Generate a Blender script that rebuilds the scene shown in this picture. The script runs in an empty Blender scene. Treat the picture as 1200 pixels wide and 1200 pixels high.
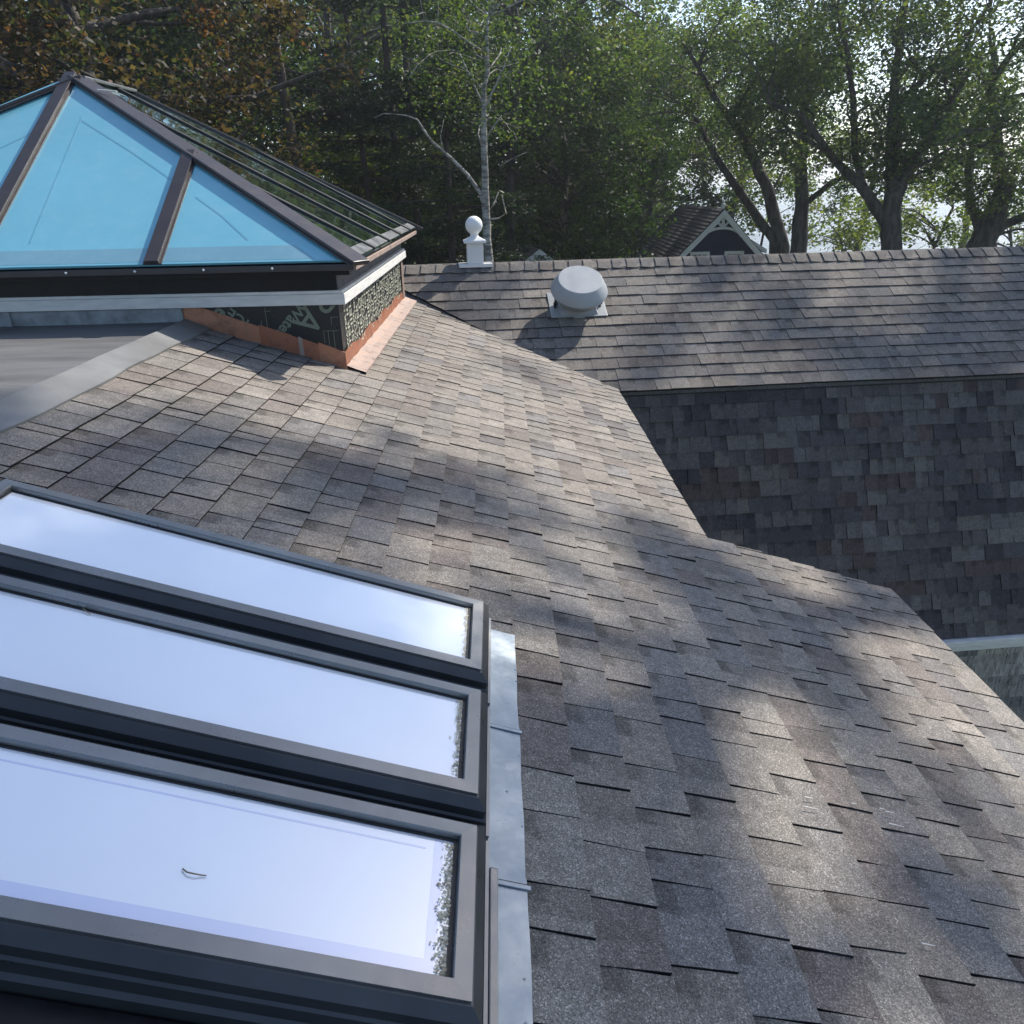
import bpy, math, random
import numpy as np
from mathutils import Vector, Matrix

random.seed(11)
RNG = np.random.default_rng(5)
S = bpy.context.scene
COL = S.collection
OFF = np.array([0.0, 0.0, 7.0])          # the ground lies 7 m under the eye
R = math.radians

# ------------------------------------------------------------------ frames
CF = 870.0 / 1200.0
TH, RO = R(23.83), R(-1.23)
YA, PH, YB, YC = R(-0.7), R(18.43), R(5.25), R(-0.4)
UP = np.array([0, 0, 1.0])


def cam_basis():
    c, s = math.cos(TH), math.sin(TH)
    f = np.array([0, c, -s]); u = np.array([0, s, c]); r = np.array([1.0, 0, 0])
    c, s = math.cos(RO), math.sin(RO)
    return r * c + u * s, u * c - r * s, f


CR, CU, CW = cam_basis()


def at(u, v, d):
    """point that lies d metres in front of the eye (survey of the photograph)"""
    p = CR * (u - 600) / 870.0 - CU * (v - 600) / 870.0 + CW
    return p * (d / math.hypot(p[0], p[1]))


FA = np.array([math.sin(YA), math.cos(YA), 0]); RA = np.array([math.cos(YA), -math.sin(YA), 0])
DA = RA * math.cos(PH) - UP * math.sin(PH); NA = np.cross(DA, FA)
H = 1.19


def A(s, t, n=0.0):
    return -H * NA + FA * s + DA * t + NA * n


RB = np.array([math.cos(YB), math.sin(YB), 0]); FB = np.array([-math.sin(YB), math.cos(YB), 0])
SB = R(30.6); DB = -FB * math.cos(SB) - UP * math.sin(SB); NB = -FB * math.sin(SB) + UP * math.cos(SB)
PB0 = FB * 7.72 + UP * (-0.717)


def B(r, d, n=0.0):
    return PB0 + RB * r + DB * d + NB * n


SL = R(68); DL = -FB * math.cos(SL) - UP * math.sin(SL); NL = -FB * math.sin(SL) + UP * math.cos(SL)
PL0 = FB * 6.21 + UP * (-1.655)


def BL(r, d, n=0.0):
    return PL0 + RB * r + DL * d + NL * n


FC = np.array([math.sin(YC), math.cos(YC), 0]); RC = np.array([math.cos(YC), -math.sin(YC), 0])
C0 = np.array([-0.937, 4.234, 0.0])


def C(r, f, z):
    return C0 + RC * r + FC * f + UP * z


# ------------------------------------------------------------------ mesh tools
class MB:
    def __init__(self):
        self.v = []; self.f = []; self.c = []; self.uv = []; self.hasuv = False

    def quad(self, pts, col=None, uv=None):
        b = len(self.v)
        self.v.extend([tuple(p) for p in pts])
        self.f.append(tuple(range(b, b + len(pts))))
        self.c.append(col)
        self.uv.append(uv)
        if uv is not None: self.hasuv = True

    def hexa(self, p, col=None):
        """p: 8 points, 4 bottom (ccw from above) then 4 top"""
        b = len(self.v); self.v.extend([tuple(x) for x in p])
        for f in ((3, 2, 1, 0), (4, 5, 6, 7), (0, 1, 5, 4), (1, 2, 6, 5), (2, 3, 7, 6), (3, 0, 4, 7)):
            self.f.append(tuple(b + i for i in f)); self.c.append(col); self.uv.append(None)
        return self

    def box(self, fn, x0, x1, y0, y1, z0, z1, col=None):
        return self.hexa([fn(x0, y0, z0), fn(x1, y0, z0), fn(x1, y1, z0), fn(x0, y1, z0),
                          fn(x0, y0, z1), fn(x1, y0, z1), fn(x1, y1, z1), fn(x0, y1, z1)], col)

    def bar(self, p, q, w, h, up, lift=0.0, col=None):
        """bar with its under side `lift` above the line p-q"""
        p = np.array(p, float); q = np.array(q, float); d = q - p; d /= np.linalg.norm(d)
        up = np.array(up, float); s = np.cross(d, up); s /= np.linalg.norm(s); n = np.cross(s, d)
        a, b = p + n * lift, q + n * lift
        x = s * w / 2; y = n * h
        return self.hexa([a + x, b + x, b - x, a - x, a + x + y, b + x + y, b - x + y, a - x + y], col)

    def prism(self, pts, ext, col=None):
        """closed polygon swept by the vector ext"""
        pts = [np.array(p, float) for p in pts]; n = len(pts); e = np.array(ext, float)
        nn = sum((np.cross(pts[i] - pts[0], pts[(i + 1) % n] - pts[0]) for i in range(n)), np.zeros(3))
        if nn @ e < 0: pts = pts[::-1]
        b = len(self.v)
        self.v.extend([tuple(p) for p in pts]); self.v.extend([tuple(np.array(p) + e) for p in pts])
        fs = [tuple(range(b + n - 1, b - 1, -1)), tuple(range(b + n, b + 2 * n))]
        for i in range(n): fs.append((b + i, b + (i + 1) % n, b + n + (i + 1) % n, b + n + i))
        for f in fs: self.f.append(f); self.c.append(col); self.uv.append(None)
        return self

    def tube(self, pts, rad, k=8, col=None, cap=True):
        pts = [np.array(p, float) for p in pts]; n = len(pts); b = len(self.v)
        ref = np.array([0.31, 0.17, 0.93])
        for i, p in enumerate(pts):
            d = pts[min(i + 1, n - 1)] - pts[max(i - 1, 0)]; d /= (np.linalg.norm(d) + 1e-9)
            x = np.cross(d, ref if abs(d @ ref) < 0.95 else np.array([1.0, 0, 0])); x /= np.linalg.norm(x); y = np.cross(d, x)
            for j in range(k):
                a = 2 * math.pi * j / k
                self.v.append(tuple(p + rad[i] * (x * math.cos(a) + y * math.sin(a))))
        for i in range(n - 1):
            for j in range(k):
                self.f.append((b + i * k + j, b + i * k + (j + 1) % k, b + (i + 1) * k + (j + 1) % k, b + (i + 1) * k + j))
                self.c.append(col); self.uv.append(None)
        if cap:
            self.f.append(tuple(b + (n - 1) * k + j for j in range(k))); self.c.append(col); self.uv.append(None)
            self.f.append(tuple(b + k - 1 - j for j in range(k))); self.c.append(col); self.uv.append(None)
        return self

    def lathe(self, c, prof, k=48, col=None, ax=None):
        b = len(self.v); n = len(prof); c = np.array(c, float)
        if ax is not None:
            X, Y, Z = ax
        for r, z in prof:
            for j in range(k):
                a = 2 * math.pi * j / k
                if ax is None: self.v.append((c[0] + r * math.cos(a), c[1] + r * math.sin(a), c[2] + z))
                else: self.v.append(tuple(c + X * r * math.cos(a) + Y * r * math.sin(a) + Z * z))
        for i in range(n - 1):
            for j in range(k):
                self.f.append((b + i * k + j, b + i * k + (j + 1) % k, b + (i + 1) * k + (j + 1) % k, b + (i + 1) * k + j))
                self.c.append(col); self.uv.append(None)
        return self


def mesh_from(name, mb, mat, loc, smooth=False):
    me = bpy.data.meshes.new(name)
    o = np.array(loc, float)
    vs = np.array(mb.v, float) - o
    me.from_pydata([tuple(x) for x in vs], [], mb.f)
    if any(c is not None for c in mb.c):
        at_ = me.attributes.new('col', 'FLOAT_COLOR', 'FACE')
        arr = np.array([(c if c is not None else (0.2, 0.2, 0.2)) for c in mb.c], float)
        at_.data.foreach_set('color', np.hstack([arr, np.ones((len(arr), 1))]).ravel())
    if mb.hasuv:
        uvl = me.uv_layers.new(name='UVMap'); out = []
        for f, u in zip(mb.f, mb.uv):
            out.extend(u if u is not None else [(0.5, 0.5)] * len(f))
        uvl.data.foreach_set('uv', np.array(out, float).ravel())
    if smooth:
        me.polygons.foreach_set('use_smooth', [True] * len(me.polygons))
    me.materials.append(mat)
    me.update()
    return me


def obj(name, mb, mat, parent=None, smooth=False, bevel=0.0, auto=False):
    loc = np.array(parent['wloc']) if parent is not None else OFF * 0
    me = mesh_from(name, mb, mat, loc, smooth)
    o = bpy.data.objects.new(name, me); COL.objects.link(o)
    if parent is not None: o.parent = parent
    else: o.location = tuple(OFF)
    o['wloc'] = [float(x) for x in loc]
    if bevel > 0:
        m = o.modifiers.new('bevel', 'BEVEL'); m.width = bevel; m.segments = 2; m.limit_method = 'ANGLE'; m.angle_limit = R(35)
    if auto:
        me.polygons.foreach_set('use_smooth', [True] * len(me.polygons))
        m = o.modifiers.new('edges', 'EDGE_SPLIT'); m.split_angle = R(32)
    return o


def thing(name, loc, label, cat, group=None, kind=None):
    o = bpy.data.objects.new(name, None); COL.objects.link(o)
    o.empty_display_size = 0.2
    loc = np.array(loc, float)
    o.location = tuple(loc + OFF); o['wloc'] = [float(x) for x in loc]
    tag(o, label, cat, group, kind)
    return o


def tag(o, label=None, cat=None, group=None, kind=None):
    if label: o['label'] = label
    if cat: o['category'] = cat
    if group: o['group'] = group
    if kind: o['kind'] = kind
    return o


def clean():
    for o in bpy.data.objects:
        if 'wloc' in o: del o['wloc']


# ------------------------------------------------------------------ materials
def new_mat(name):
    m = bpy.data.materials.new(name); m.use_nodes = True
    nt = m.node_tree; nt.nodes.clear()
    out = nt.nodes.new('ShaderNodeOutputMaterial')
    return m, nt, out


def N(nt, t, **kw):
    n = nt.nodes.new(t)
    for k, v in kw.items():
        if k.startswith('_'): setattr(n, k[1:], v)
        else: n.inputs[k.replace('__', ' ')].default_value = v
    return n


def ramp(nt, fac, stops):
    r = nt.nodes.new('ShaderNodeValToRGB')
    r.color_ramp.elements[0].position = stops[0][0]; r.color_ramp.elements[1].position = stops[-1][0]
    for s in stops[1:-1]: r.color_ramp.elements.new(s[0])
    for e, s in zip(r.color_ramp.elements, stops):
        e.position = s[0]; c = s[1]; e.color = (c, c, c, 1) if isinstance(c, (int, float)) else (*c, 1)
    nt.links.new(fac, r.inputs[0]); return r.outputs[0]


def mixc(nt, a, b, fac=1.0, mode='MULTIPLY'):
    m = nt.nodes.new('ShaderNodeMix'); m.data_type = 'RGBA'; m.blend_type = mode
    for sock, val in ((m.inputs[0], fac), (m.inputs[6], a), (m.inputs[7], b)):
        if isinstance(val, bpy.types.NodeSocket): nt.links.new(val, sock)
        elif isinstance(val, (int, float)): sock.default_value = val
        else: sock.default_value = (*val, 1)
    return m.outputs[2]


def noise(nt, vec, scale, detail=4, rough=0.55):
    n = N(nt, 'ShaderNodeTexNoise', Scale=scale, Detail=detail, Roughness=rough)
    nt.links.new(vec, n.inputs['Vector']); return n.outputs[0]


def objvec(nt, scale=None):
    tc = nt.nodes.new('ShaderNodeTexCoord')
    if scale is None: return tc.outputs['Object']
    mp = nt.nodes.new('ShaderNodeMapping'); mp.inputs['Scale'].default_value = scale
    nt.links.new(tc.outputs['Object'], mp.inputs[0]); return mp.outputs[0]


def bump(nt, h, strength, dist=0.002):
    b = N(nt, 'ShaderNodeBump', Strength=strength, Distance=dist); nt.links.new(h, b.inputs['Height']); return b.outputs[0]


def simple(name, col, rough=0.5, metal=0.0, var=0.12, vscale=6.0, bumps=0.0, coat=0.0, spec=0.5, streak=None):
    m, nt, out = new_mat(name)
    p = N(nt, 'ShaderNodeBsdfPrincipled', Roughness=rough, Metallic=metal)
    p.inputs['Specular IOR Level'].default_value = spec; p.inputs['Coat Weight'].default_value = coat
    v = objvec(nt, streak)
    n = noise(nt, v, vscale)
    c = mixc(nt, col, ramp(nt, n, [(0.3, 1 - var * 1.6), (0.7, 1 + 0.0)]))
    nt.links.new(c, p.inputs['Base Color'])
    r = ramp(nt, noise(nt, v, vscale * 2.3), [(0.3, max(0.02, rough - 0.08)), (0.7, min(1, rough + 0.1))])
    nt.links.new(r, p.inputs['Roughness'])
    if bumps: nt.links.new(bump(nt, noise(nt, v, vscale * 8), bumps, 0.004), p.inputs['Normal'])
    nt.links.new(p.outputs[0], out.inputs[0])
    return m


def shingle_mat(name, grain=1.0, patch=True, gain=1.0):
    m, nt, out = new_mat(name)
    p = N(nt, 'ShaderNodeBsdfPrincipled', Roughness=0.92); p.inputs['Specular IOR Level'].default_value = 0.25
    a = N(nt, 'ShaderNodeAttribute', _attribute_name='col')
    v = objvec(nt)
    vor = N(nt, 'ShaderNodeTexVoronoi', Scale=400.0 / grain); nt.links.new(v, vor.inputs['Vector'])
    sep = nt.nodes.new('ShaderNodeSeparateColor'); nt.links.new(vor.outputs['Color'], sep.inputs[0])
    g = ramp(nt, sep.outputs[0], [(0.0, 0.5), (0.45, 0.88), (0.8, 1.12), (0.93, 1.5), (1.0, 2.1)])
    c = mixc(nt, a.outputs['Color'], g)
    mot = ramp(nt, noise(nt, v, 28.0, 5, 0.65), [(0.3, 0.8), (0.7, 1.17)])
    c = mixc(nt, c, mot)
    wea = ramp(nt, noise(nt, v, 2.2, 4), [(0.3, 0.88), (0.7, 1.08)])
    c = mixc(nt, c, wea)
    if patch:
        uv = nt.nodes.new('ShaderNodeUVMap'); sp = nt.nodes.new('ShaderNodeSeparateXYZ'); nt.links.new(uv.outputs[0], sp.inputs[0])
        nn = noise(nt, v, 60.0, 3)
        ad = N(nt, 'ShaderNodeMath', _operation='MULTIPLY_ADD'); nt.links.new(nn, ad.inputs[0]); ad.inputs[1].default_value = 0.3
        nt.links.new(sp.outputs[1], ad.inputs[2])
        dk = ramp(nt, ad.outputs[0], [(0.42, 0.66), (0.56, 1.0)])
        ad2 = N(nt, 'ShaderNodeMath', _operation='MULTIPLY_ADD'); nt.links.new(nn, ad2.inputs[0]); ad2.inputs[1].default_value = 0.2
        nt.links.new(sp.outputs[0], ad2.inputs[2])
        dk2 = ramp(nt, ad2.outputs[0], [(0.52, 0.0), (0.66, 1.0)])
        mx = mixc(nt, dk, dk2, 1.0, 'LIGHTEN')
        c = mixc(nt, c, mx)
    nt.links.new(c, p.inputs['Base Color'])
    nt.links.new(bump(nt, vor.outputs['Distance'], 0.5, 0.0015), p.inputs['Normal'])
    nt.links.new(p.outputs[0], out.inputs[0])
    return m


def leaf_mat(name, trans=0.45, rough=0.55):
    m, nt, out = new_mat(name)
    a = N(nt, 'ShaderNodeAttribute', _attribute_name='col')
    d = N(nt, 'ShaderNodeBsdfPrincipled', Roughness=rough); d.inputs['Specular IOR Level'].default_value = 0.35
    t = nt.nodes.new('ShaderNodeBsdfTranslucent')
    c2 = mixc(nt, a.outputs['Color'], (1.6, 1.65, 0.62))
    nt.links.new(a.outputs['Color'], d.inputs['Base Color']); nt.links.new(c2, t.inputs[0])
    mx = nt.nodes.new('ShaderNodeMixShader'); mx.inputs[0].default_value = trans
    nt.links.new(d.outputs[0], mx.inputs[1]); nt.links.new(t.outputs[0], mx.inputs[2]); nt.links.new(mx.outputs[0], out.inputs[0])
    return m


def glass_mat(name, col, refl, tint=(0.9, 0.95, 1.0), rough=0.02, band=None, wav=0.0):
    """coated glazing over an inner lining: a mirror share that grows at grazing angles over a body colour"""
    m, nt, out = new_mat(name)
    d = N(nt, 'ShaderNodeBsdfPrincipled', Roughness=0.35); v = objvec(nt)
    c = mixc(nt, col, ramp(nt, noise(nt, v, 1.3, 3), [(0.3, 0.9), (0.7, 1.05)]))
    sm = ramp(nt, noise(nt, v, 9.0, 6, 0.7), [(0.45, 0.0), (0.9, 0.12)])
    c = mixc(nt, c, (0.75, 0.8, 0.85), sm, 'MIX')
    nt.links.new(c, d.inputs['Base Color'])
    g = N(nt, 'ShaderNodeBsdfGlossy', Roughness=rough); g.inputs[0].default_value = (*tint, 1)
    if wav: 
        b = bump(nt, noise(nt, v, 1.6, 2), wav, 0.01); nt.links.new(b, g.inputs['Normal'])
    fr = N(nt, 'ShaderNodeFresnel', IOR=1.55)
    ma = N(nt, 'ShaderNodeMath', _operation='MULTIPLY_ADD', _use_clamp=True); nt.links.new(fr.outputs[0], ma.inputs[0])
    ma.inputs[1].default_value = 1.2; ma.inputs[2].default_value = refl
    mx = nt.nodes.new('ShaderNodeMixShader'); nt.links.new(ma.outputs[0], mx.inputs[0])
    nt.links.new(d.outputs[0], mx.inputs[1]); nt.links.new(g.outputs[0], mx.inputs[2]); nt.links.new(mx.outputs[0], out.inputs[0])
    return m


M = {}
M['shingle'] = shingle_mat('asphalt_shingle', 1.0)
M['shingle_far'] = shingle_mat('asphalt_shingle_far', 2.0, False)
M['deck'] = simple('roofing_felt', (0.03, 0.03, 0.035), 0.9)
M['white_trim'] = simple('white_trim_paint', (0.72, 0.71, 0.68), 0.5, var=0.12, vscale=9, streak=(1, 1, 5))
M['old_board'] = simple('weathered_grey_board', (0.30, 0.32, 0.33), 0.7, var=0.3, vscale=14, bumps=0.2)
M['bronze'] = simple('dark_bronze_aluminium', (0.062, 0.054, 0.056), 0.4, 0.3, var=0.15)
M['black'] = simple('black_flashing', (0.006, 0.006, 0.008), 0.35, var=0.3, vscale=20, spec=0.35)
M['slate_alu'] = simple('grey_fascia_metal', (0.10, 0.10, 0.11), 0.5, 0.1)
M['frame_alu'] = simple('grey_cladding_aluminium', (0.27, 0.27, 0.265), 0.32, 0.65, var=0.15, vscale=5)
M['clad_shaded'] = simple('shaded_grey_cladding', (0.075, 0.078, 0.082), 0.34, 0.4, var=0.2, vscale=5)  # frame sides toned darker than its top, their shade put into the colour
M['gasket'] = simple('black_gasket', (0.012, 0.012, 0.012), 0.5)
M['rubber'] = simple('grey_roof_membrane', (0.155, 0.153, 0.150), 0.62, var=0.3, vscale=2.5, bumps=0.15, streak=(0.6, 3, 1))
M['rubber_strip'] = simple('membrane_edge_strip', (0.20, 0.20, 0.195), 0.55, var=0.25, vscale=4, bumps=0.1)
M['paint_plastic'] = simple('white_painted_post', (0.78, 0.78, 0.76), 0.4, var=0.05)
M['vent_metal'] = simple('grey_enamelled_metal', (0.36, 0.38, 0.39), 0.42, 0.0, var=0.08, vscale=5)
M['iron'] = simple('dark_bolt_iron', (0.02, 0.02, 0.02), 0.5)
M['print_black'] = simple('black_wall_membrane', (0.012, 0.015, 0.018), 0.35, var=0.3, vscale=12, bumps=0.3)
M['print_green'] = simple('pale_green_print', (0.17, 0.20, 0.15), 0.5)
M['print_cream'] = simple('pale_printed_lettering', (0.42, 0.43, 0.34), 0.55)
M['navy'] = simple('navy_clapboard', (0.004, 0.014, 0.060), 0.7, var=0.2, vscale=3, spec=0.15)
M['shed_grey'] = simple('grey_shed_paint', (0.25, 0.27, 0.29), 0.6)
M['far_roof'] = simple('dark_shingle_roof', (0.046, 0.052, 0.064), 0.9, var=0.5, vscale=9, streak=(1, 0.4, 1))
M['pane_dark'] = glass_mat('window_pane_glass', (0.03, 0.035, 0.04), 0.15)
M['lantern_glass'] = glass_mat('blue_lantern_glass', (0.165, 0.455, 0.56), 0.06, (0.7, 0.95, 1.0), 0.03)
M['bar_refl'] = glass_mat('bar_reflection_tone', (0.13, 0.37, 0.47), 0.06, (0.7, 0.95, 1.0), 0.03)  # darker blue for the reflected bar lines painted on the panes
M['kerb_band'] = glass_mat('inner_kerb_tone', (0.17, 0.34, 0.41), 0.05, (0.6, 0.9, 1.0), 0.05)
M['lantern_dark'] = glass_mat('green_reflective_glass', (0.06, 0.14, 0.135), 0.42, (0.85, 1.0, 0.98), 0.05, wav=0.8)
M['sky_glass'] = glass_mat('skylight_glass', (0.86, 0.90, 0.96), 0.24, (0.97, 0.98, 1.0), 0.06)
M['sky_edge'] = glass_mat('skylight_inner_edge', (0.62, 0.66, 0.88), 0.24, (0.9, 0.93, 1.0), 0.05)
M['seal'] = simple('lavender_glass_edge', (0.26, 0.30, 0.50), 0.2, coat=0.6)
M['pale_scuff'] = simple('pale_scuff', (0.6, 0.58, 0.54), 0.8)
M['leaf'] = leaf_mat('tree_leaves', 0.55)
M['needle'] = leaf_mat('conifer_needles', 0.25)


def copper_mat(name, col, rough, metal=0.8):
    m, nt, out = new_mat(name)
    p = N(nt, 'ShaderNodeBsdfPrincipled', Roughness=rough, Metallic=metal); v = objvec(nt)
    c = mixc(nt, col, ramp(nt, noise(nt, v, 11, 5, 0.7), [(0.3, (0.55, 0.5, 0.5)), (0.5, (1, 1, 1)), (0.72, (1.15, 0.95, 0.8))]))
    nt.links.new(c, p.inputs['Base Color'])
    nt.links.new(bump(nt, noise(nt, v, 14, 3), 0.35, 0.006), p.inputs['Normal'])
    nt.links.new(p.outputs[0], out.inputs[0]); return m


M['copper'] = copper_mat('copper_sheet', (0.42, 0.20, 0.12), 0.5, 0.35)
M['copper_b'] = copper_mat('browned_copper_sheet', (0.34, 0.14, 0.08), 0.5, 0.35)
M['copper_pale'] = copper_mat('pale_new_copper', (0.36, 0.28, 0.24), 0.55, 0.3)


def bark_mat(name, col, dark, scale, birch=False):
    m, nt, out = new_mat(name)
    p = N(nt, 'ShaderNodeBsdfPrincipled', Roughness=0.9)
    v = objvec(nt, (1, 1, 3.0) if birch else (1, 1, 0.22))
    n = noise(nt, v, scale, 5, 0.65)
    c = ramp(nt, n, [(0.38, dark), (0.58, col)])
    nt.links.new(c, p.inputs['Base Color']); nt.links.new(bump(nt, n, 0.8, 0.03), p.inputs['Normal'])
    nt.links.new(p.outputs[0], out.inputs[0]); return m


M['bark'] = bark_mat('grey_brown_bark', (0.095, 0.082, 0.070), (0.032, 0.027, 0.023), 9)
M['bark_pine'] = bark_mat('dark_pine_bark', (0.085, 0.065, 0.055), (0.03, 0.024, 0.02), 7)
M['bark_birch'] = bark_mat('pale_birch_bark', (0.42, 0.40, 0.36), (0.12, 0.11, 0.10), 5, True)


def shake_mat():
    m, nt, out = new_mat('weathered_cedar_shakes')
    p = N(nt, 'ShaderNodeBsdfPrincipled', Roughness=0.9); v = objvec(nt)
    a = N(nt, 'ShaderNodeAttribute', _attribute_name='col')
    n = noise(nt, objvec(nt, (6, 6, 1.2)), 9, 6, 0.7)
    c = mixc(nt, a.outputs['Color'], ramp(nt, n, [(0.32, 0.3), (0.6, 1.15)]))
    nt.links.new(c, p.inputs['Base Color']); nt.links.new(bump(nt, n, 0.4, 0.004), p.inputs['Normal'])
    nt.links.new(p.outputs[0], out.inputs[0]); return m


M['shake'] = shake_mat()
M['litter'] = leaf_mat('dry_litter', 0.15, 0.8)


def metal_flash():
    m, nt, out = new_mat('dented_lead_grey_flashing')
    p = N(nt, 'ShaderNodeBsdfPrincipled', Roughness=0.3, Metallic=0.6); v = objvec(nt)
    c = ramp(nt, noise(nt, v, 5, 6, 0.7), [(0.3, (0.22, 0.26, 0.30)), (0.62, (0.38, 0.42, 0.45)), (0.8, (0.55, 0.57, 0.58))])
    nt.links.new(c, p.inputs['Base Color'])
    nt.links.new(ramp(nt, noise(nt, v, 13, 4), [(0.3, 0.25), (0.7, 0.5)]), p.inputs['Roughness'])
    nt.links.new(bump(nt, noise(nt, v, 9, 3), 0.35, 0.008), p.inputs['Normal'])
    nt.links.new(p.outputs[0], out.inputs[0]); return m


M['flash'] = metal_flash()

# ------------------------------------------------------------------ shingles
PAL_A = [((0.238, 0.218, 0.196), 5), ((0.215, 0.205, 0.192), 4), ((0.182, 0.160, 0.148), 1.8), ((0.185, 0.183, 0.185), 2.2), ((0.262, 0.246, 0.222), 2.4), ((0.158, 0.150, 0.150), 1.0)]
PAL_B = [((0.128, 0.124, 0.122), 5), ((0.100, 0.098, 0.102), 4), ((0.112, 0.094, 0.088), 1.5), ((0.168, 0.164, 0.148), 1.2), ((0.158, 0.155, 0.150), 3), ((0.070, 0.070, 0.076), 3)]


PAL_A = [((0.208 + (r_ * 1.06 - 0.208) * 0.72, 0.190 + (g_ * 1.02 - 0.190) * 0.72, 0.172 + (b_ * 0.975 - 0.172) * 0.72), w_) for (r_, g_, b_), w_ in PAL_A]


def pick(pal, jit=0.06):
    w = [x[1] for x in pal]; c = random.choices([x[0] for x in pal], w)[0]
    k = 1 + random.uniform(-jit, jit)
    return tuple(x * k for x in c)


def clip(poly, planes):
    for a, b, c in planes:
        out = []
        for i in range(len(poly)):
            p, q = poly[i], poly[(i + 1) % len(poly)]
            dp, dq = a * p[0] + b * p[1] - c, a * q[0] + b * q[1] - c
            if dp <= 0: out.append(p)
            if (dp < 0 < dq) or (dq < 0 < dp):
                k = dp / (dp - dq); out.append((p[0] + (q[0] - p[0]) * k, p[1] + (q[1] - p[1]) * k))
        poly = out
        if len(poly) < 3: return None
    return poly


def shingles(mb, P, x0, x1, y0, n, e, pal, wmin, wmax, planes=(), thick=(0.0045, 0.007), skew=0.0035, rangefn=None, wav=0.0015, tilt=0.0):
    """courses of cut tabs running along x, laid down-slope along y; every tab is a wedge with real butts and ends"""
    for k in range(n):
        ya = y0 + k * e; yb = ya + e
        a, b = (x0, x1) if rangefn is None else rangefn(ya)
        x = a + random.uniform(0, wmax) * -1
        ph = random.uniform(0, 6)
        prev = None
        while x < b:
            w = random.uniform(wmin, wmax)
            if random.random() < 0.12: w *= 0.55
            gap = random.uniform(0.0012, 0.0026)
            sk0 = random.uniform(-skew, skew); sk1 = random.uniform(-skew, skew)
            hi = random.uniform(*thick) if random.random() < 0.75 else thick[0] * random.uniform(0.7, 1.1)
            ext = random.uniform(-0.0015, 0.0025)
            wv = wav * math.sin(x * 2.1 + ph)
            poly = [(x + gap + sk0, ya - 0.012), (x + w + sk1, ya - 0.012), (x + w - sk1, yb + ext + wv), (x + gap - sk0, yb + ext + wv)]
            pl = list(planes) + [(-1, 0, -a), (1, 0, b)]
            xs = x; x += w; tl = tilt * random.uniform(0.6, 1.25)
            q = clip(poly, pl)
            if q is None: continue
            kk = random.uniform(0.93, 1.07)
            col = pick(pal) if (prev is None or random.random() < 0.62) else tuple(c * kk for c in prev)
            prev = col
            h = lambda yy, xx=0.0: 0.002 + hi * (0.55 + 0.45 * (yy - ya) / e) + 0.0055 * max(0, (yy - ya)) / e + tl * min(1, max(0, 1 - (xx - xs) / w * 1.15))
            top = [P(px, py, h(py, px)) for px, py in q]
            flag = random.random()
            uoff = 0.0 if flag < 0.55 else 0.7
            uv = [((px - xs) / w * 0.9 + uoff if uoff else (1 - (px - xs) / w) * 1.3, (py - ya) / e) for px, py in q]
            # the printed dark patch sits at the far upper corner of roughly half of the tabs
            if random.random() < 0.5 and w > 0.09:
                xm = xs + w * random.uniform(0.3, 0.7); k1 = random.uniform(0.78, 0.95)
                for side, cc_ in (((1, 0, xm), col), ((-1, 0, -xm), tuple(c * k1 for c in col))):
                    qq = clip(q, [side])
                    if qq is None: continue
                    uu = [((px - xs) / w * 0.9 + uoff if uoff else (1 - (px - xs) / w) * 1.3, (py - ya) / e) for px, py in qq]
                    mb.quad([P(px, py, h(py, px)) for px, py in qq], cc_, uu)
            else: mb.quad(top, col, uv)
            bot = [P(px, py, -0.006) for px, py in q]
            m = len(q)
            dcol = (0.018, 0.018, 0.019)
            for i in range(m):
                j = (i + 1) % m
                mb.quad([top[j], top[i], bot[i], bot[j]], dcol)


# ------------------------------------------------------------------ foreground wing
wing = thing('house_wing', A(3, 0.8, -3) * np.array([1, 1, 0]) + UP * -7,
             'low pitched grey brown shingle roof wing filling the foreground, carrying the three skylights', 'house wing')


def valley_s(t): return 7.18 - 0.64 * (t + 0.44)


E_ = 0.1434
T0 = -1.3115
mb = MB()
va, vb_, vc = 1.0, 0.64, 7.18 - 0.64 * 0.44   # s + .64 t <= c
nA = 19
shingles(mb, A, -3.2, 9.5, T0, nA, E_, PAL_A, 0.11, 0.195, planes=[(va, vb_, vc)], tilt=0.0030)
tR = T0 + nA * E_
shingles(mb, A, -3.2, 3.19, tR, 7, E_, PAL_A, 0.11, 0.195, tilt=0.0030)
obj('shingle_roof', mb, M['shingle'], wing)
tE = tR + 7 * E_
mb = MB()
mb.prism([A(-3.2, T0 - 0.02, -0.008), A(8.4, T0 - 0.02, -0.008), A(valley_s(T0), T0 - 0.02, -0.008), A(valley_s(tR) - 0.01, tR - 0.012, -0.008),
          A(3.18, tR - 0.012, -0.008), A(3.18, tE - 0.012, -0.008), A(-3.2, tE - 0.012, -0.008)][0:1] +
         [A(valley_s(T0), T0 - 0.02, -0.008), A(valley_s(tR) - 0.01, tR - 0.012, -0.008),
          A(3.18, tR - 0.012, -0.008), A(3.18, tE - 0.012, -0.008), A(-3.2, tE - 0.012, -0.008)], -NA * 0.03)
obj('roof_deck', mb, M['deck'], wing)
mb = MB()
zt = lambda t: A(0, t)[2]
def Aw(s, t, z):
    p = A(s, t); return np.array([p[0], p[1], z])
mb.box(Aw, -3.0, 5.6, tR - 0.35, tR - 0.2, -7, zt(tR) - 0.12)
mb.box(Aw, -3.0, 3.0, tE - 0.35, tE - 0.2, -7, zt(tE) - 0.12)
obj('wall', mb, M['old_board'], wing)
mb = MB()
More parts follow.
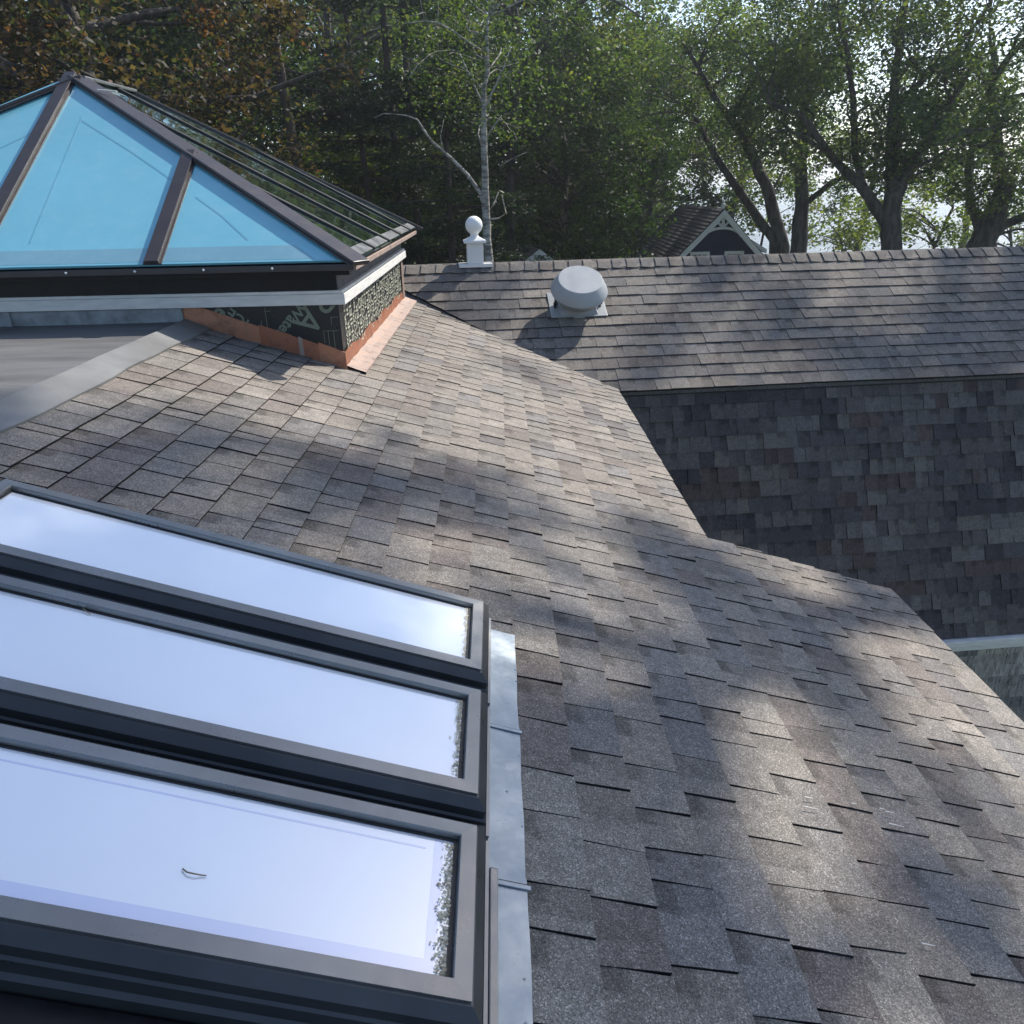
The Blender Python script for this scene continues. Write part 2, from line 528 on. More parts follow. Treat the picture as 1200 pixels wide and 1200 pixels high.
mb.box(A, 3.2, 5.9, tR - 0.05, tR - 0.02, -0.18, -0.04); mb.box(A, -3.2, 3.16, tE - 0.05, tE - 0.02, -0.18, -0.04)
mb.box(A, 3.13, 3.165, tR, tE - 0.06, -0.18, -0.04)
obj('fascia', mb, M['white_trim'], wing)

for (u, v, l) in ((948, 935, 0.012), (951, 947, 0.02), (1001, 942, 0.008), (1043, 952, 0.014), (1050, 967, 0.022), (1088, 1107, 0.016), (1034, 948, 0.008)):
    d = CR * (u - 600) / 870 - CU * (v - 600) / 870 + CW; c = d * (-(H - 0.0225) / (d @ NA)); mb = MB()
    x = DA * l; y = FA * 0.0016
    mb.hexa([c - x - y, c + x - y * 0.4, c + x + y * 0.4, c - x + y] + [q + NA * 0.0012 for q in (c - x - y, c + x - y * 0.4, c + x + y * 0.4, c - x + y)])
    obj('scuff_mark', mb, M['pale_scuff'], wing)

# flat membrane roof left of the shingles
ZF = -0.665
mb = MB()
eI = [A(-3.2, T0 - 0.0, 0), ]
def Fl(x, y, z): return C0 * 0 + RC * x + FC * y + UP * z
xin = float((A(2, T0 - 0.135, 0)) @ RC)
for i in range(14):
    for j in range(12):
        def q(ii, jj):
            x = -9.0 + (xin + 9.0) * ii / 14; y = -3.5 + (4.32 + 3.5) * jj / 12
            return RC * x + FC * y + UP * (ZF + 0.004 * math.sin(x * 2.3 + y) + 0.003 * math.sin(y * 3.1))
        mb.quad([q(i, j), q(i + 1, j), q(i + 1, j + 1), q(i, j + 1)])
mb.f = mb.f
obj('membrane_roof', mb, M['rubber'], wing, smooth=True)
mb = MB()
ys = np.linspace(-3.5, 4.44, 60)
for i in range(59):
    def q(y, k):
        wob = 0.006 * math.sin(y * 5.0) + 0.004 * math.sin(y * 13)
        s = y / math.cos(0.0)
        if k == 0: p = A(s, T0 - 0.13, 0); return np.array([p[0], p[1], ZF + 0.004])
        if k == 1: p = A(s, T0 - 0.125, 0); return np.array([p[0] + wob * 0.6, p[1], ZF + 0.016])
        if k == 2: return A(s, T0 + 0.005 + wob, 0.016 + abs(wob) * 0.5)
        return A(s, T0 + 0.006 + wob, -0.004)
    for k in range(3):
        mb.quad([q(ys[i], k), q(ys[i], k + 1), q(ys[i + 1], k + 1), q(ys[i + 1], k)])
obj('membrane_edge', mb, M['rubber_strip'], wing)

# ------------------------------------------------------------------ gambrel wing
gam = thing('gambrel_house', (2.5, 8.0, -7), 'gambrel roofed wing behind, upper slope sunlit and steep lower slope dark', 'house')
def toB(p):
    q = np.array(p) - PB0; return q @ RB, q @ DB
v1 = toB(A(valley_s(-1.8), -1.8)); v2 = toB(A(valley_s(1.37), 1.37))
# half plane right of the valley line
dx, dy = v2[0] - v1[0], v2[1] - v1[1]; ln = math.hypot(dx, dy); nx, ny = dy / ln, -dx / ln
if nx > 0: nx, ny = -nx, -ny
cc = nx * v1[0] + ny * v1[1]
mb = MB()
eB = 1.842 / 13
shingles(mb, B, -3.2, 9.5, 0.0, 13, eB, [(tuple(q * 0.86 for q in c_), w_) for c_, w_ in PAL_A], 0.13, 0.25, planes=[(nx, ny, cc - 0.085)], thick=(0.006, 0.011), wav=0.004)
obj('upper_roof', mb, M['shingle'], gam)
mb = MB()
q = clip([(-3.2, 0.0), (9.5, 0.0), (9.5, 1.835), (-3.2, 1.835)], [(nx, ny, cc + 0.0)])
mb.prism([B(x, y, -0.007) for x, y in q], -NB * 0.05, (0.13, 0.13, 0.14))
# the woven strip of tabs that turns up over the valley
obj('upper_deck', mb, M['shingle_far'], gam)
mb = MB()
nL = 17
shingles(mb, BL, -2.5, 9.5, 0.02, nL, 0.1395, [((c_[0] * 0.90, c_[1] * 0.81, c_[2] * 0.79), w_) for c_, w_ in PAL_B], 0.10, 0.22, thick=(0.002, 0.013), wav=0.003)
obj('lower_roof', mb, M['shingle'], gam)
mb = MB()
mb.box(BL, -2.5, 9.5, -0.05, 2.39, -0.05, -0.0065)
obj('lower_deck', mb, M['deck'], gam)
# back slopes, seen only from elsewhere
mb = MB()
def Bb(r, d, n=0.0):
    return PB0 + RB * r + (FB * math.cos(SB) - UP * math.sin(SB)) * d + (FB * math.sin(SB) + UP * math.cos(SB)) * n
def Bc(r, d, n=0.0):
    return PB0 + FB * 1.58 - UP * 0.95 + RB * r + (FB * math.cos(SL) - UP * math.sin(SL)) * d + (FB * math.sin(SL) + UP * math.cos(SL)) * n
mb.box(Bb, -3.2, 9.5, 0, 1.85, -0.05, 0.006, (0.13, 0.13, 0.135)); mb.box(Bc, -3.2, 9.5, 0, 2.4, -0.05, 0.0, (0.11, 0.11, 0.115))
obj('back_slope', mb, M['shingle_far'], gam)
# ridge caps
mb = MB()
x = -3.2
while x < 9.5:
    w = 0.146; c = pick(PAL_A); c = tuple(k * 1.08 for k in c)
    hl, hr = 0.020 + random.uniform(0, 0.003), 0.007
    d = 0.155 + random.uniform(-0.004, 0.004); ns = 5
    rows = []
    for (fx, hh) in ((0, hl), (w + 0.02, hr)):
        row = []
        for i in range(-ns, ns + 1):
            a = i / ns
            if a <= 0:
                y = max(0.0, -a * d); lift = hh - (0.010 * (1 - min(1, y / 0.04)) if y < 0.04 else 0)
                sag = 0.004 * (y / d) ** 2 * (1 if fx == 0 else 0)
                row.append(B(x + fx - (0.012 * (y / d) ** 2 if fx == 0 else 0), y, lift + sag))
            else:
                y = a * d; lift = hh - (0.010 * (1 - min(1, y / 0.04)) if y < 0.04 else 0); row.append(Bb(x + fx, y, lift))
        rows.append(row)
    for i in range(2 * ns):
        mb.quad([rows[0][i], rows[1][i], rows[1][i + 1], rows[0][i + 1]], c)
    low = []
    for i in range(-ns, ns + 1):
        a = i / ns; y = abs(a) * d; low.append((B if a <= 0 else Bb)(x, y, 0.002 - 0.01 * (1 - min(1, y / 0.04))))
    for i in range(2 * ns):
        mb.quad([rows[0][i], rows[0][i + 1], low[i + 1], low[i]], tuple(k * 0.5 for k in c))
    mb.quad([rows[0][0], rows[1][0], B(x + w, d, 0.001), B(x, d, 0.001)], tuple(k * 0.5 for k in c))
    x += w
obj('ridge_cap', mb, M['shingle'], gam)
# drip edge, gutter board, shake wall
mb = MB(); mb.box(B, -0.3 + 1.3, 9.5, 1.80, 1.838, -0.065, -0.052)
obj('drip_edge', mb, M['deck'], gam)
mb = MB()
gz = BL(0, 2.385)[2]; gy = float(BL(0, 2.385) @ FB)
def Gw(r, f, z): return RB * r + FB * f + UP * z
mb.box(Gw, -2.5, 9.5, gy - 0.05, gy + 0.12, gz - 0.125, gz - 0.012)
mb.box(Gw, -2.5, 9.5, gy - 0.075, gy - 0.0505, gz - 0.06, gz - 0.004)
obj('gutter_board', mb, M['white_trim'], gam, bevel=0.004)
mb = MB()
def Wp(r, d, n=0.0): return RB * r + FB * (gy + 0.06) - UP * (-(gz - 0.13) + d) - FB * n
SH = [((0.34, 0.32, 0.285), 3), ((0.28, 0.265, 0.24), 3), ((0.40, 0.38, 0.34), 2), ((0.19, 0.185, 0.18), 1.5)]
shingles(mb, Wp, -2.5, 9.5, 0.0, 20, 0.13, SH, 0.08, 0.19, thick=(0.006, 0.01), skew=0.001)
obj('wall', mb, M['shake'], gam)
mb = MB(); mb.box(Gw, -2.5, 9.4, gy + 0.07, gy + 4.7, -7, gz - 0.13)
obj('wall_core', mb, M['old_board'], gam)
mb = MB()
for rr in (9.41,):
    pts = [B(rr, 0, -0.06), B(rr, 1.83, -0.06), BL(rr, 0, -0.06), BL(rr, 2.36, -0.06), Gw(rr, gy + 0.07, gz - 0.13), Gw(rr, gy + 4.7, gz - 0.13), Bc(rr, 2.3, -0.06), Bc(rr, 0, -0.06), Bb(rr, 1.8, -0.06)]
    mb.prism(pts, RB * 0.05)
obj('gable_wall', mb, M['old_board'], gam)

# ------------------------------------------------------------------ roof vent and finial
b0 = PB0 + RB * ((CR * 76 / 870 + CW) @ RB) * 0 + np.zeros(3)
_d = CR * 76 / 870 - CU * (360 - 600) / 870 + CW
b0 = _d * ((NB @ PB0) / (_d @ NB))
vent = thing('roof_vent', b0, 'round grey metal exhaust fan with flat top on the sunlit upper slope below the ridge', 'roof vent')
mb = MB(); prof = [(0.0, 0.318), (0.200, 0.316), (0.208, 0.310), (0.262, 0.212), (0.266, 0.200), (0.260, 0.186), (0.205, 0.110), (0.195, 0.104), (0.185, 0.110), (0.0, 0.14)]
VX = (RB, -DB, NB); mb.lathe(b0, prof, 64, ax=VX); obj('cap', mb, M['vent_metal'], vent, auto=True)
mb = MB(); mb.lathe(b0, [(0.0, 0.11), (0.15, 0.11), (0.155, 0.10), (0.155, 0.02), (0.165, 0.01), (0.0, 0.01)], 48, ax=VX); obj('collar', mb, M['vent_metal'], vent, auto=True)
rb0, db0 = toB(b0)
mb = MB(); mb.box(B, rb0 - 0.265, rb0 + 0.265, db0 - 0.2, db0 + 0.16, 0.016, 0.023)
mb.hexa([B(rb0 - 0.18, db0 + 0.14, 0.0235), B(rb0 + 0.18, db0 + 0.14, 0.0235), B(rb0 + 0.18, db0 - 0.17, 0.0235), B(rb0 - 0.18, db0 - 0.17, 0.0235),
         B(rb0 - 0.16, db0 + 0.10, 0.055), B(rb0 + 0.16, db0 + 0.10, 0.055), B(rb0 + 0.16, db0 - 0.15, 0.055), B(rb0 - 0.16, db0 - 0.15, 0.055)])
obj('base_flange', mb, M['vent_metal'], vent, bevel=0.002)
for sx in (-1, 1):
    mb = MB(); p = b0 + RB * 0.212 * sx + DB * 0.02
    mb.tube([p + NB * 0.02, p + NB * 0.13], [0.009, 0.009], 8)
    fb_ = lambda a, b, c: p + RB * a + DB * b + NB * c
    mb.box(fb_, -0.018, 0.018, -0.014, 0.014, 0.052, 0.074); mb.box(fb_, -0.012, 0.012, -0.01, 0.01, 0.021, 0.034)
    obj('bracket', mb, M['iron'], vent)

f0 = PB0 + RB * (-0.32 * RB[0] + 7.72 * RB[1] + 0.01) + UP * 0.0
fin = thing('ridge_finial', f0, 'white painted post with a round ball top standing on the roof ridge', 'finial')
def Fp(a, b, c): return f0 + RB * a + FB * b + UP * (c * 0.93 - 0.03)
mb = MB(); mb.box(Fp, -0.165, 0.165, -0.1, 0.1, 0.006, 0.04); obj('base_plate', mb, M['paint_plastic'], fin, bevel=0.003)
mb = MB(); mb.box(Fp, -0.079, 0.079, -0.079, 0.079, 0.041, 0.245); obj('post', mb, M['paint_plastic'], fin, bevel=0.003)
mb = MB(); mb.box(Fp, -0.108, 0.108, -0.108, 0.108, 0.246, 0.272)
mb.hexa([Fp(-.098, -.098, .2725), Fp(.098, -.098, .2725), Fp(.098, .098, .2725), Fp(-.098, .098, .2725), Fp(-.05, -.05, .302), Fp(.05, -.05, .302), Fp(.05, .05, .302), Fp(-.05, .05, .302)])
obj('post_cap', mb, M['paint_plastic'], fin, bevel=0.004)
mb = MB(); mb.lathe(Fp(0, 0, 0.30), [(0.052, 0.0), (0.042, 0.010), (0.038, 0.024), (0.045, 0.038)] + [(0.084 * math.cos(a), 0.110 + 0.084 * math.sin(a)) for a in np.linspace(-1.0, math.pi / 2, 18)], 40)
obj('ball', mb, M['paint_plastic'], fin, smooth=True)

# ------------------------------------------------------------------ glass roof lantern
ZE = -0.365
lan = thing('roof_lantern', C(-1.9, 1.4, -0.7), 'large hipped glass roof lantern with blue panes and dark bars on a copper flashed base', 'roof lantern')
LW = 3.98 - 0.32; FL = 2.84
EW = 3.98; EL = 3.16; EH = 1.02; RX = 1.945; RF0 = 1.50; RF1 = 2.25
E0 = C(0.14, -0.16, ZE)
def LE(r, f, z): return E0 + RC * r + FC * f + UP * z          # r<=0 leftwards
Ap, Bp = LE(-RX, RF0, EH), LE(-RX, RF1, EH)
cFR, cBR, cBL, cFL = LE(0, 0, 0), LE(0, EL, 0), LE(-EW, EL, 0), LE(-EW, 0, 0)
# base walls
mb = MB(); mb.box(C, -LW, -0.0, 0.0, FL, -1.6, -0.415)
obj('curb_wall', mb, M['print_black'], lan)
# upper black band with glazing sill, trim boards
mb = MB(); mb.box(C, -LW - 0.012, 0.012, -0.012, FL + 0.012, -0.508, -0.395); obj('upstand', mb, M['slate_alu'], lan, bevel=0.003)
mb = MB(); mb.box(C, -LW - 0.012, 0.010, -0.030, -0.014, -0.508, -0.40); mb.box(C, -LW - 0.1, 0.1, -0.11, -0.031, -0.425, -0.398)
obj('front_flashing', mb, M['black'], lan)
mb = MB(); mb.box(C, -LW - 0.034, 0.046, -0.034, FL + 0.034, -0.588, -0.530); mb.box(C, -LW - 0.030, 0.036, -0.0305, FL + 0.030, -0.5295, -0.512)
obj('trim_board', mb, M['white_trim'], lan, bevel=0.003)
mb = MB(); mb.box(C, -LW, -0.86, -0.020, -0.002, -0.70, -0.59)
obj('lower_board', mb, M['old_board'], lan, bevel=0.002)
mb = MB(); mb.box(C, -1.83, -1.80, -0.032, -0.021, -0.70, -0.59); obj('batten', mb, M['old_board'], lan)
# eaves: dark front member, coppery side member
mb = MB(); mb.bar(cFL - UP * 0.03, cFR - UP * 0.03, 0.05, 0.032, UP, 0.0); obj('front_eave_bar', mb, M['bronze'], lan, bevel=0.003)
mb = MB(); mb.box(lambda a, b, c: E0 + RC * a + FC * b + UP * c, -0.15, 0.004, 0.03, EL, -0.034, -0.004); obj('side_eave_bar', mb, M['copper_pale'], lan, bevel=0.003)
mb = MB(); mb.box(lambda a, b, c: E0 + RC * a + FC * b + UP * c, -EW, -0.05, EL - 0.03, EL, -0.034, -0.004); mb.box(lambda a, b, c: E0 + RC * a + FC * b + UP * c, -EW - 0.004, -EW + 0.1, 0.03, EL, -0.034, -0.004)
obj('rear_eave_bar', mb, M['bronze'], lan)

def face_n(a, b, c):
    n = np.cross(b - a, c - a); n /= np.linalg.norm(n); return n if n[2] > 0 else -n
nF = face_n(cFL, cFR, Ap); nR = face_n(cFR, cBR, Ap); nBk = face_n(cBR, cBL, Bp); nLf = face_n(cBL, cFL, Ap)
def pane(pts, n, mat, lift=0.012, th=0.014):
    mb = MB(); mb.prism([p + n * lift for p in pts], n * th); return obj('glass_pane', mb, mat, lan)
def lerp(a, b, t): return a + (b - a) * t
# front face: rafters at r = -1.04, -1.99, -2.94
def front_top(r):      # where the rafter at r meets the hip
    k = -r / RX if -r <= RX else (EW + r) / RX
    return LE(r, RF0 * k, EH * k)
rf = [0, -1.04, -1.99, -2.94, -EW]
fb = [LE(r, 0, 0) for r in rf]; ft = [front_top(r) for r in rf]
pane([fb[0], fb[1], ft[1]], nF, M['lantern_glass']); pane([fb[1], fb[2], ft[2], ft[1]], nF, M['lantern_glass'])
pane([fb[2], fb[3], ft[3], ft[2]], nF, M['lantern_glass']); pane([fb[3], fb[4], ft[3]], nF, M['lantern_glass'])
for r in rf[1:4]:
    i = rf.index(r); mb = MB(); mb.bar(fb[i] - UP * 0.005, ft[i], 0.075, 0.026, nF, 0.027); mb.bar(fb[i] - UP * 0.005, ft[i], 0.10, 0.008, nF, 0.0265)
    obj('rafter', mb, M['bronze'], lan, bevel=0.003)
# right face
fr = [0, 0.66, 1.31, 1.97, 2.6, EL]
def right_top(f):
    if f <= RF0: k = f / RF0; return LE(-RX * k, f, EH * k)
    if f >= RF1: k = (EL - f) / (EL - RF1); return LE(-RX * k, f, EH * k)
    return LE(-RX, f, EH)
P_ = [LE(0, f, 0) for f in fr]; Q_ = [right_top(f) for f in fr]
pane([P_[0], P_[1], Q_[1]], nR, M['lantern_dark']); pane([P_[1], P_[2], Q_[2], Q_[1]], nR, M['lantern_dark'])
pane([P_[2], P_[3], Q_[3], Ap, Q_[2]], nR, M['lantern_dark']); pane([P_[3], P_[4], Q_[4], Bp, Q_[3]], nR, M['lantern_dark'])
pane([P_[4], P_[5], Q_[4]], nR, M['lantern_dark'])
for i in range(1, 5):
    mb = MB(); mb.bar(P_[i], Q_[i], 0.046, 0.012, nR, 0.0262); obj('rafter', mb, M['gasket'], lan, bevel=0.003)
mb = MB(); mb.prism([p + nBk * 0.012 for p in (cBR, cBL, Bp)], nBk * 0.014); obj('glass_pane', mb, M['lantern_dark'], lan)
mb = MB(); mb.prism([p + nLf * 0.012 for p in (cBL, cFL, Ap, Bp)], nLf * 0.014); obj('glass_pane', mb, M['lantern_glass'], lan)
for a, b, w in ((cFR, Ap, 0.115), (cFL, Ap, 0.115), (cBR, Bp, 0.06), (cBL, Bp, 0.09)):
    mb = MB(); d = (b - a) / np.linalg.norm(b - a)
    mb.bar(a - d * 0.05, b + d * 0.02, w, 0.018, UP, 0.022); mb.bar(a - d * 0.04, b, w * 1.12, 0.012, UP, 0.0095)
    obj('hip_bar', mb, M['bronze'], lan, bevel=0.004)
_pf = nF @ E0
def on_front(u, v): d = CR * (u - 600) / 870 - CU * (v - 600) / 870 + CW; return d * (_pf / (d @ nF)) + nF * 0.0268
for (a_, b_) in (((98, 142), (38, 290)), ((98, 146), (158, 184)), ((158, 184), (204, 216)), ((232, 236), (262, 258)), ((262, 258), (292, 286)), ((0, 180), (42, 160))):  # thin strips painting the bars' reflection on the front panes
    mb = MB(); mb.bar(on_front(*a_), on_front(*b_), 0.011, 0.0004, nF, 0.0); obj('bar_reflection', mb, M['bar_refl'], lan)
mb = MB(); mb.bar(Ap, Bp, 0.10, 0.018, UP, 0.022); obj('ridge_bar', mb, M['frame_alu'], lan, bevel=0.004)
# pale seal along the sunlit foot of the side panes
def RS(x, f, n): return LE(-x, f, x * EH / RX) + nR * n
for a_, b_ in zip(fr[:-1], fr[1:]):
    x0 = 0.01; a1, b1 = a_ + (0.13 if a_ == 0 else 0.03), b_ - (0.10 if b_ == EL else 0.03)
    mb = MB(); mb.hexa([RS(x0, a1, 0.0265), RS(x0, b1, 0.0265), RS(0.075, b1, 0.0265), RS(0.075, a1, 0.0265), RS(x0, a1, 0.0275), RS(x0, b1, 0.0275), RS(0.075, b1, 0.0275), RS(0.075, a1, 0.0275)])
    obj('glazing_foot', mb, M['frame_alu'], lan)
kF = EH / RF0
def FS(r, y, n): return LE(r, y, y * kF) + nF * n
for a_, b_ in zip(rf[:-1], rf[1:]):  # grey strips over the pane feet stand for the kerb inside, seen through
    mb = MB(); l0, l1 = (0.20 if a_ == 0 else 0.05), (0.20 if b_ == -EW else 0.05)
    mb.hexa([FS(b_ + l1, 0.012, 0.0262), FS(a_ - l0, 0.012, 0.0262), FS(a_ - l0 - (0.12 if a_ == 0 else 0), 0.105, 0.0262), FS(b_ + l1 + (0.12 if b_ == -EW else 0), 0.105, 0.0262),
             FS(b_ + l1, 0.012, 0.0268), FS(a_ - l0, 0.012, 0.0268), FS(a_ - l0 - (0.12 if a_ == 0 else 0), 0.105, 0.0268), FS(b_ + l1 + (0.12 if b_ == -EW else 0), 0.105, 0.0268)])
    obj('inner_kerb_band', mb, M['kerb_band'], lan)
mb = MB()
for k in range(11):
    mb = MB(); p = LE(-0.42 - 0.355 * k, 0, 0) + FC * -0.028 + UP * -0.012
    mb.lathe(p - FC * 0.004, [(0.0, 0.007), (0.005, 0.006), (0.008, 0.0), (0.0, -0.007)], 10)
    obj('screw', mb, M['paint_plastic'], lan)
# copper along the front foot: separate steps, each with its own tone
def ztopA(r): # height of the shingle plane at wall point (r, f=0)
    p = C(r, 0, 0); return (-H - NA[0] * p[0] - NA[1] * p[1]) / NA[2]
segs = [(-0.86, -0.60, 'copper'), (-0.60, -0.455, 'copper'), (-0.455, -0.28, 'copper_b'), (-0.28, -0.245, 'copper_b'), (-0.245, -0.222, 'copper_pale'), (-0.222, -0.135, 'copper_b'), (-0.135, -0.035, 'copper'), (-0.035, 0.012, 'copper')]
for k, (a, b, mt) in enumerate(segs):
    mb = MB(); hgt = 0.118 - 0.006 * (k % 2); o = -0.004 - 0.0018 * ((k + 1) % 3)
    pa, pb = ztopA(a), ztopA(b)
    mb.hexa([C(a, -0.001, pa), C(a, o, pa), C(b, o - 0.001, pb), C(b, -0.001, pb), C(a, -0.001, pa + hgt), C(a, o, pa + hgt), C(b, o - 0.001, pb + hgt - 0.004), C(b, -0.001, pb + hgt - 0.004)])
    obj('front_copper_step', mb, M[mt], lan)
# copper along the sunlit side: strip on the wall, apron on the shingles
mb = MB()
n = 40; fs = np.linspace(0.0, FL + 0.05, n)
for i in range(n - 1):
    def w(f, k):
        z = ztopA(0.0) + (f * (A(1, 0)[2] - A(0, 0)[2])) * 0
        p = C(0.0, f, 0); z = (-H - NA[0] * p[0] - NA[1] * p[1]) / NA[2]
        wob = 0.003 * math.sin(f * 17) + 0.002 * math.sin(f * 41 + k)
        hh = 0.10 + 0.012 * math.sin(f * 9)
        return [C(0.004 + wob, f, z + hh), C(0.006 + abs(wob), f, z + 0.015)][k]
    mb.quad([w(fs[i], 0), w(fs[i], 1), w(fs[i + 1], 1), w(fs[i + 1], 0)])
obj('side_copper_strip', mb, M['copper_b'], lan, smooth=True)
mb = MB()
def toA(p): return p @ FA, (np.array(p) + H * NA) @ DA
for i in range(n - 1):
    def w(f, k):
        s, t = toA(C(0.0, f, ztopA(0))); wob = 0.002 * math.sin(f * 23 + k)
        return A(s, [t, t + 0.055, t + 0.115][k] + wob, [0.030, 0.025, 0.024][k])
    for k in range(2): mb.quad([w(fs[i], k), w(fs[i + 1], k), w(fs[i + 1], k + 1), w(fs[i], k + 1)])
    mb.quad([w(fs[i], 2), w(fs[i + 1], 2), w(fs[i + 1], 2) - NA * 0.022, w(fs[i], 2) - NA * 0.022])
obj('side_copper_apron', mb, M['copper_pale'], lan, smooth=False)
mb = MB()
for (ra, rb) in ((FL - 0.10, FL - 0.045), (FL - 0.03, FL + 0.012)):
    mb.hexa([C(0.001, ra, -0.97), C(0.014, ra, -0.97), C(0.014, rb, -0.97), C(0.001, rb, -0.97), C(0.001, ra, -0.59), C(0.014, ra - 0.01, -0.59), C(0.012, rb - 0.01, -0.59), C(0.001, rb, -0.59)])
obj('corner_copper', mb, M['copper_pale'], lan)


# printed lettering on the wall membrane
def text_obj(body, size, origin, ex, ey, mat, parent, name='printed_lettering', off=0.003, weight=0.0, maxr=None):
    cu = bpy.data.curves.new('t', 'FONT'); cu.body = body; cu.size = size; cu.offset = weight; cu.resolution_u = 3
    to = bpy.data.objects.new('t', cu); COL.objects.link(to)
    dg = bpy.context.evaluated_depsgraph_get(); me0 = bpy.data.meshes.new_from_object(to.evaluated_get(dg))
    mb = MB(); ex = np.array(ex, float); ey = np.array(ey, float); n = np.cross(ex, ey)
    for v in me0.vertices: mb.v.append(tuple(np.array(origin) + ex * v.co[0] + ey * v.co[1] + n * off))
    for p in me0.polygons: mb.f.append(tuple(p.vertices)); mb.c.append(None); mb.uv.append(None)
    bpy.data.objects.remove(to); bpy.data.curves.remove(cu); bpy.data.meshes.remove(me0)
    return mb


def dirs(deg):
    a = R(deg); return RC * math.cos(a) + UP * math.sin(a), -RC * math.sin(a) + UP * math.cos(a)


txt = MB()
def addtext(body, size, r, z, deg, weight=0.0, into=txt):
    ex, ey = dirs(deg); t = text_obj(body, size, C(r, -0.0015, z), ex, ey, None, None, weight=weight, off=0.0012)
    b = len(into.v)
    # keep only the faces that lie on the wall
    for f in t.f:
        ps = [np.array(t.v[i]) for i in f]
        rr = [(p - C0) @ RC for p in ps]; zz = [p[2] for p in ps]
        if max(rr) > -0.004 or max(zz) > -0.52 or min(rr) < -0.85: continue
        bb = len(into.v); into.v.extend([tuple(p) for p in ps]); into.f.append(tuple(range(bb, bb + len(f)))); into.c.append(None); into.uv.append(None)
addtext('GRA', 0.195, -0.015, -0.385, 230, 0.001)
addtext('Water', 0.085, -0.215, -0.575, 226, 0.002)
addtext('ICE', 0.085, -0.500, -0.672, 142, 0.002)
addtext('e', 0.12, -0.655, -0.585, 222, 0.003)
for (r0, z0, w, h) in ((-0.10, -0.735, 0.085, 0.003), (-0.10, -0.80, 0.003, 0.065), (-0.075, -0.82, 0.003, 0.085), (-0.045, -0.83, 0.003, 0.095), (-0.05, -0.66, 0.04, 0.003), (-0.05, -0.70, 0.003, 0.04), (-0.41, -0.73, 0.003, 0.13), (-0.44, -0.72, 0.003, 0.05), (-0.41, -0.62, 0.03, 0.003)):
    txt.box(C, r0, r0 + w, -0.0035, -0.0015, z0, z0 + h)
obj('printed_lettering', txt, M['print_green'], lan)
# side wall: the same print seen edge on, rows of pale lettering running up the wall
side = MB()
rows = [('GRACE', 0.30, 0.004), ('ICE & WATER', 0.12, 0.0), ('SHIELD', 0.16, 0.0)]
f = 0.10; k = 0
while f < FL - 0.14:
    body = ['ICE WATER SHIELD', 'WATER ICE', 'SHIELD', 'ICE & WATER'][k % 4]; size = [0.055, 0.085, 0.10, 0.06][k % 4]
    f += size * 0.86
    t = text_obj(body, size, C(0.0015, f, -0.95 + 0.05 * ((k * 7) % 3) - 0.1 * (k % 2)), UP, -FC, None, None, off=0.001, weight=0.0012)
    for fc in t.f:
        ps = [np.array(t.v[i]) for i in fc]; zz = [p[2] for p in ps]; ff = [(p - C0) @ FC for p in ps]
        if max(zz) > -0.585 or min(zz) < -0.93 or max(ff) > FL - 0.12 or min(ff) < 0.01: continue
        bb = len(side.v); side.v.extend([tuple(p + RC * 0.0015) for p in ps]); side.f.append(tuple(range(bb, bb + len(fc)))); side.c.append(None); side.uv.append(None)
    f += 0.012; k += 1
obj('printed_lettering', side, M['print_cream'], lan)

# ------------------------------------------------------------------ skylights
AM = Matrix(((FA[0], -DA[0], NA[0], 0), (FA[1], -DA[1], NA[1], 0), (FA[2], -DA[2], NA[2], 0), (0, 0, 0, 1)))


def sky_frame(part):
    """mitred frame swept round the rectangle, local x along the eave, y down the slope"""
    W_, L_ = 0.33, 1.32
    prof = [(0.0005, 0.113), (0.0, 0.120), (0.029, 0.1215), (0.031, 0.119), (0.032, 0.108)] if part == 'frame' else \
        [(-0.037, 0.010), (-0.037, 0.050), (-0.030, 0.056), (-0.0285, 0.078), (-0.024, 0.0815), (-0.0225, 0.099), (-0.004, 0.1135), (0.0005, 0.1145)]
    mb = MB(); rings = []
    for ins, h in prof:
        rings.append([(ins, -L_ + ins, h), (W_ - ins, -L_ + ins, h), (W_ - ins, 0 - ins, h), (ins, 0 - ins, h)])
    b = 0
    for i in range(len(rings) - 1):
        for j in range(4):
            k = (j + 1) % 4
            mb.quad([rings[i][j], rings[i][k], rings[i + 1][k], rings[i + 1][j]])
    return mb, W_, L_


fm, SW, SLn = sky_frame('frame'); cm_, _, _ = sky_frame('cladding')
spec = [(1.537, 'sky_c'), (1.124, 'b'), (0.714, 'a')]
labels = ['grey framed skylight farthest from the viewer, next to open shingles and a light lavender pane',
          'middle one of the three grey framed skylights, small dark twig near its upper corner',
          'nearest of the three grey framed skylights, curled twig and most leaf litter on its pane']


def local(name, mb, mat, parent, bevel=0.0):
    mb.v = [(x, -y, z) for x, y, z in mb.v]; mb.f = [f[::-1] for f in mb.f]
    me = mesh_from(name, mb, mat, (0, 0, 0)); o = bpy.data.objects.new(name, me); COL.objects.link(o); o.parent = parent
    if bevel:
        m = o.modifiers.new('bevel', 'BEVEL'); m.width = bevel; m.segments = 2; m.limit_method = 'ANGLE'
    return o


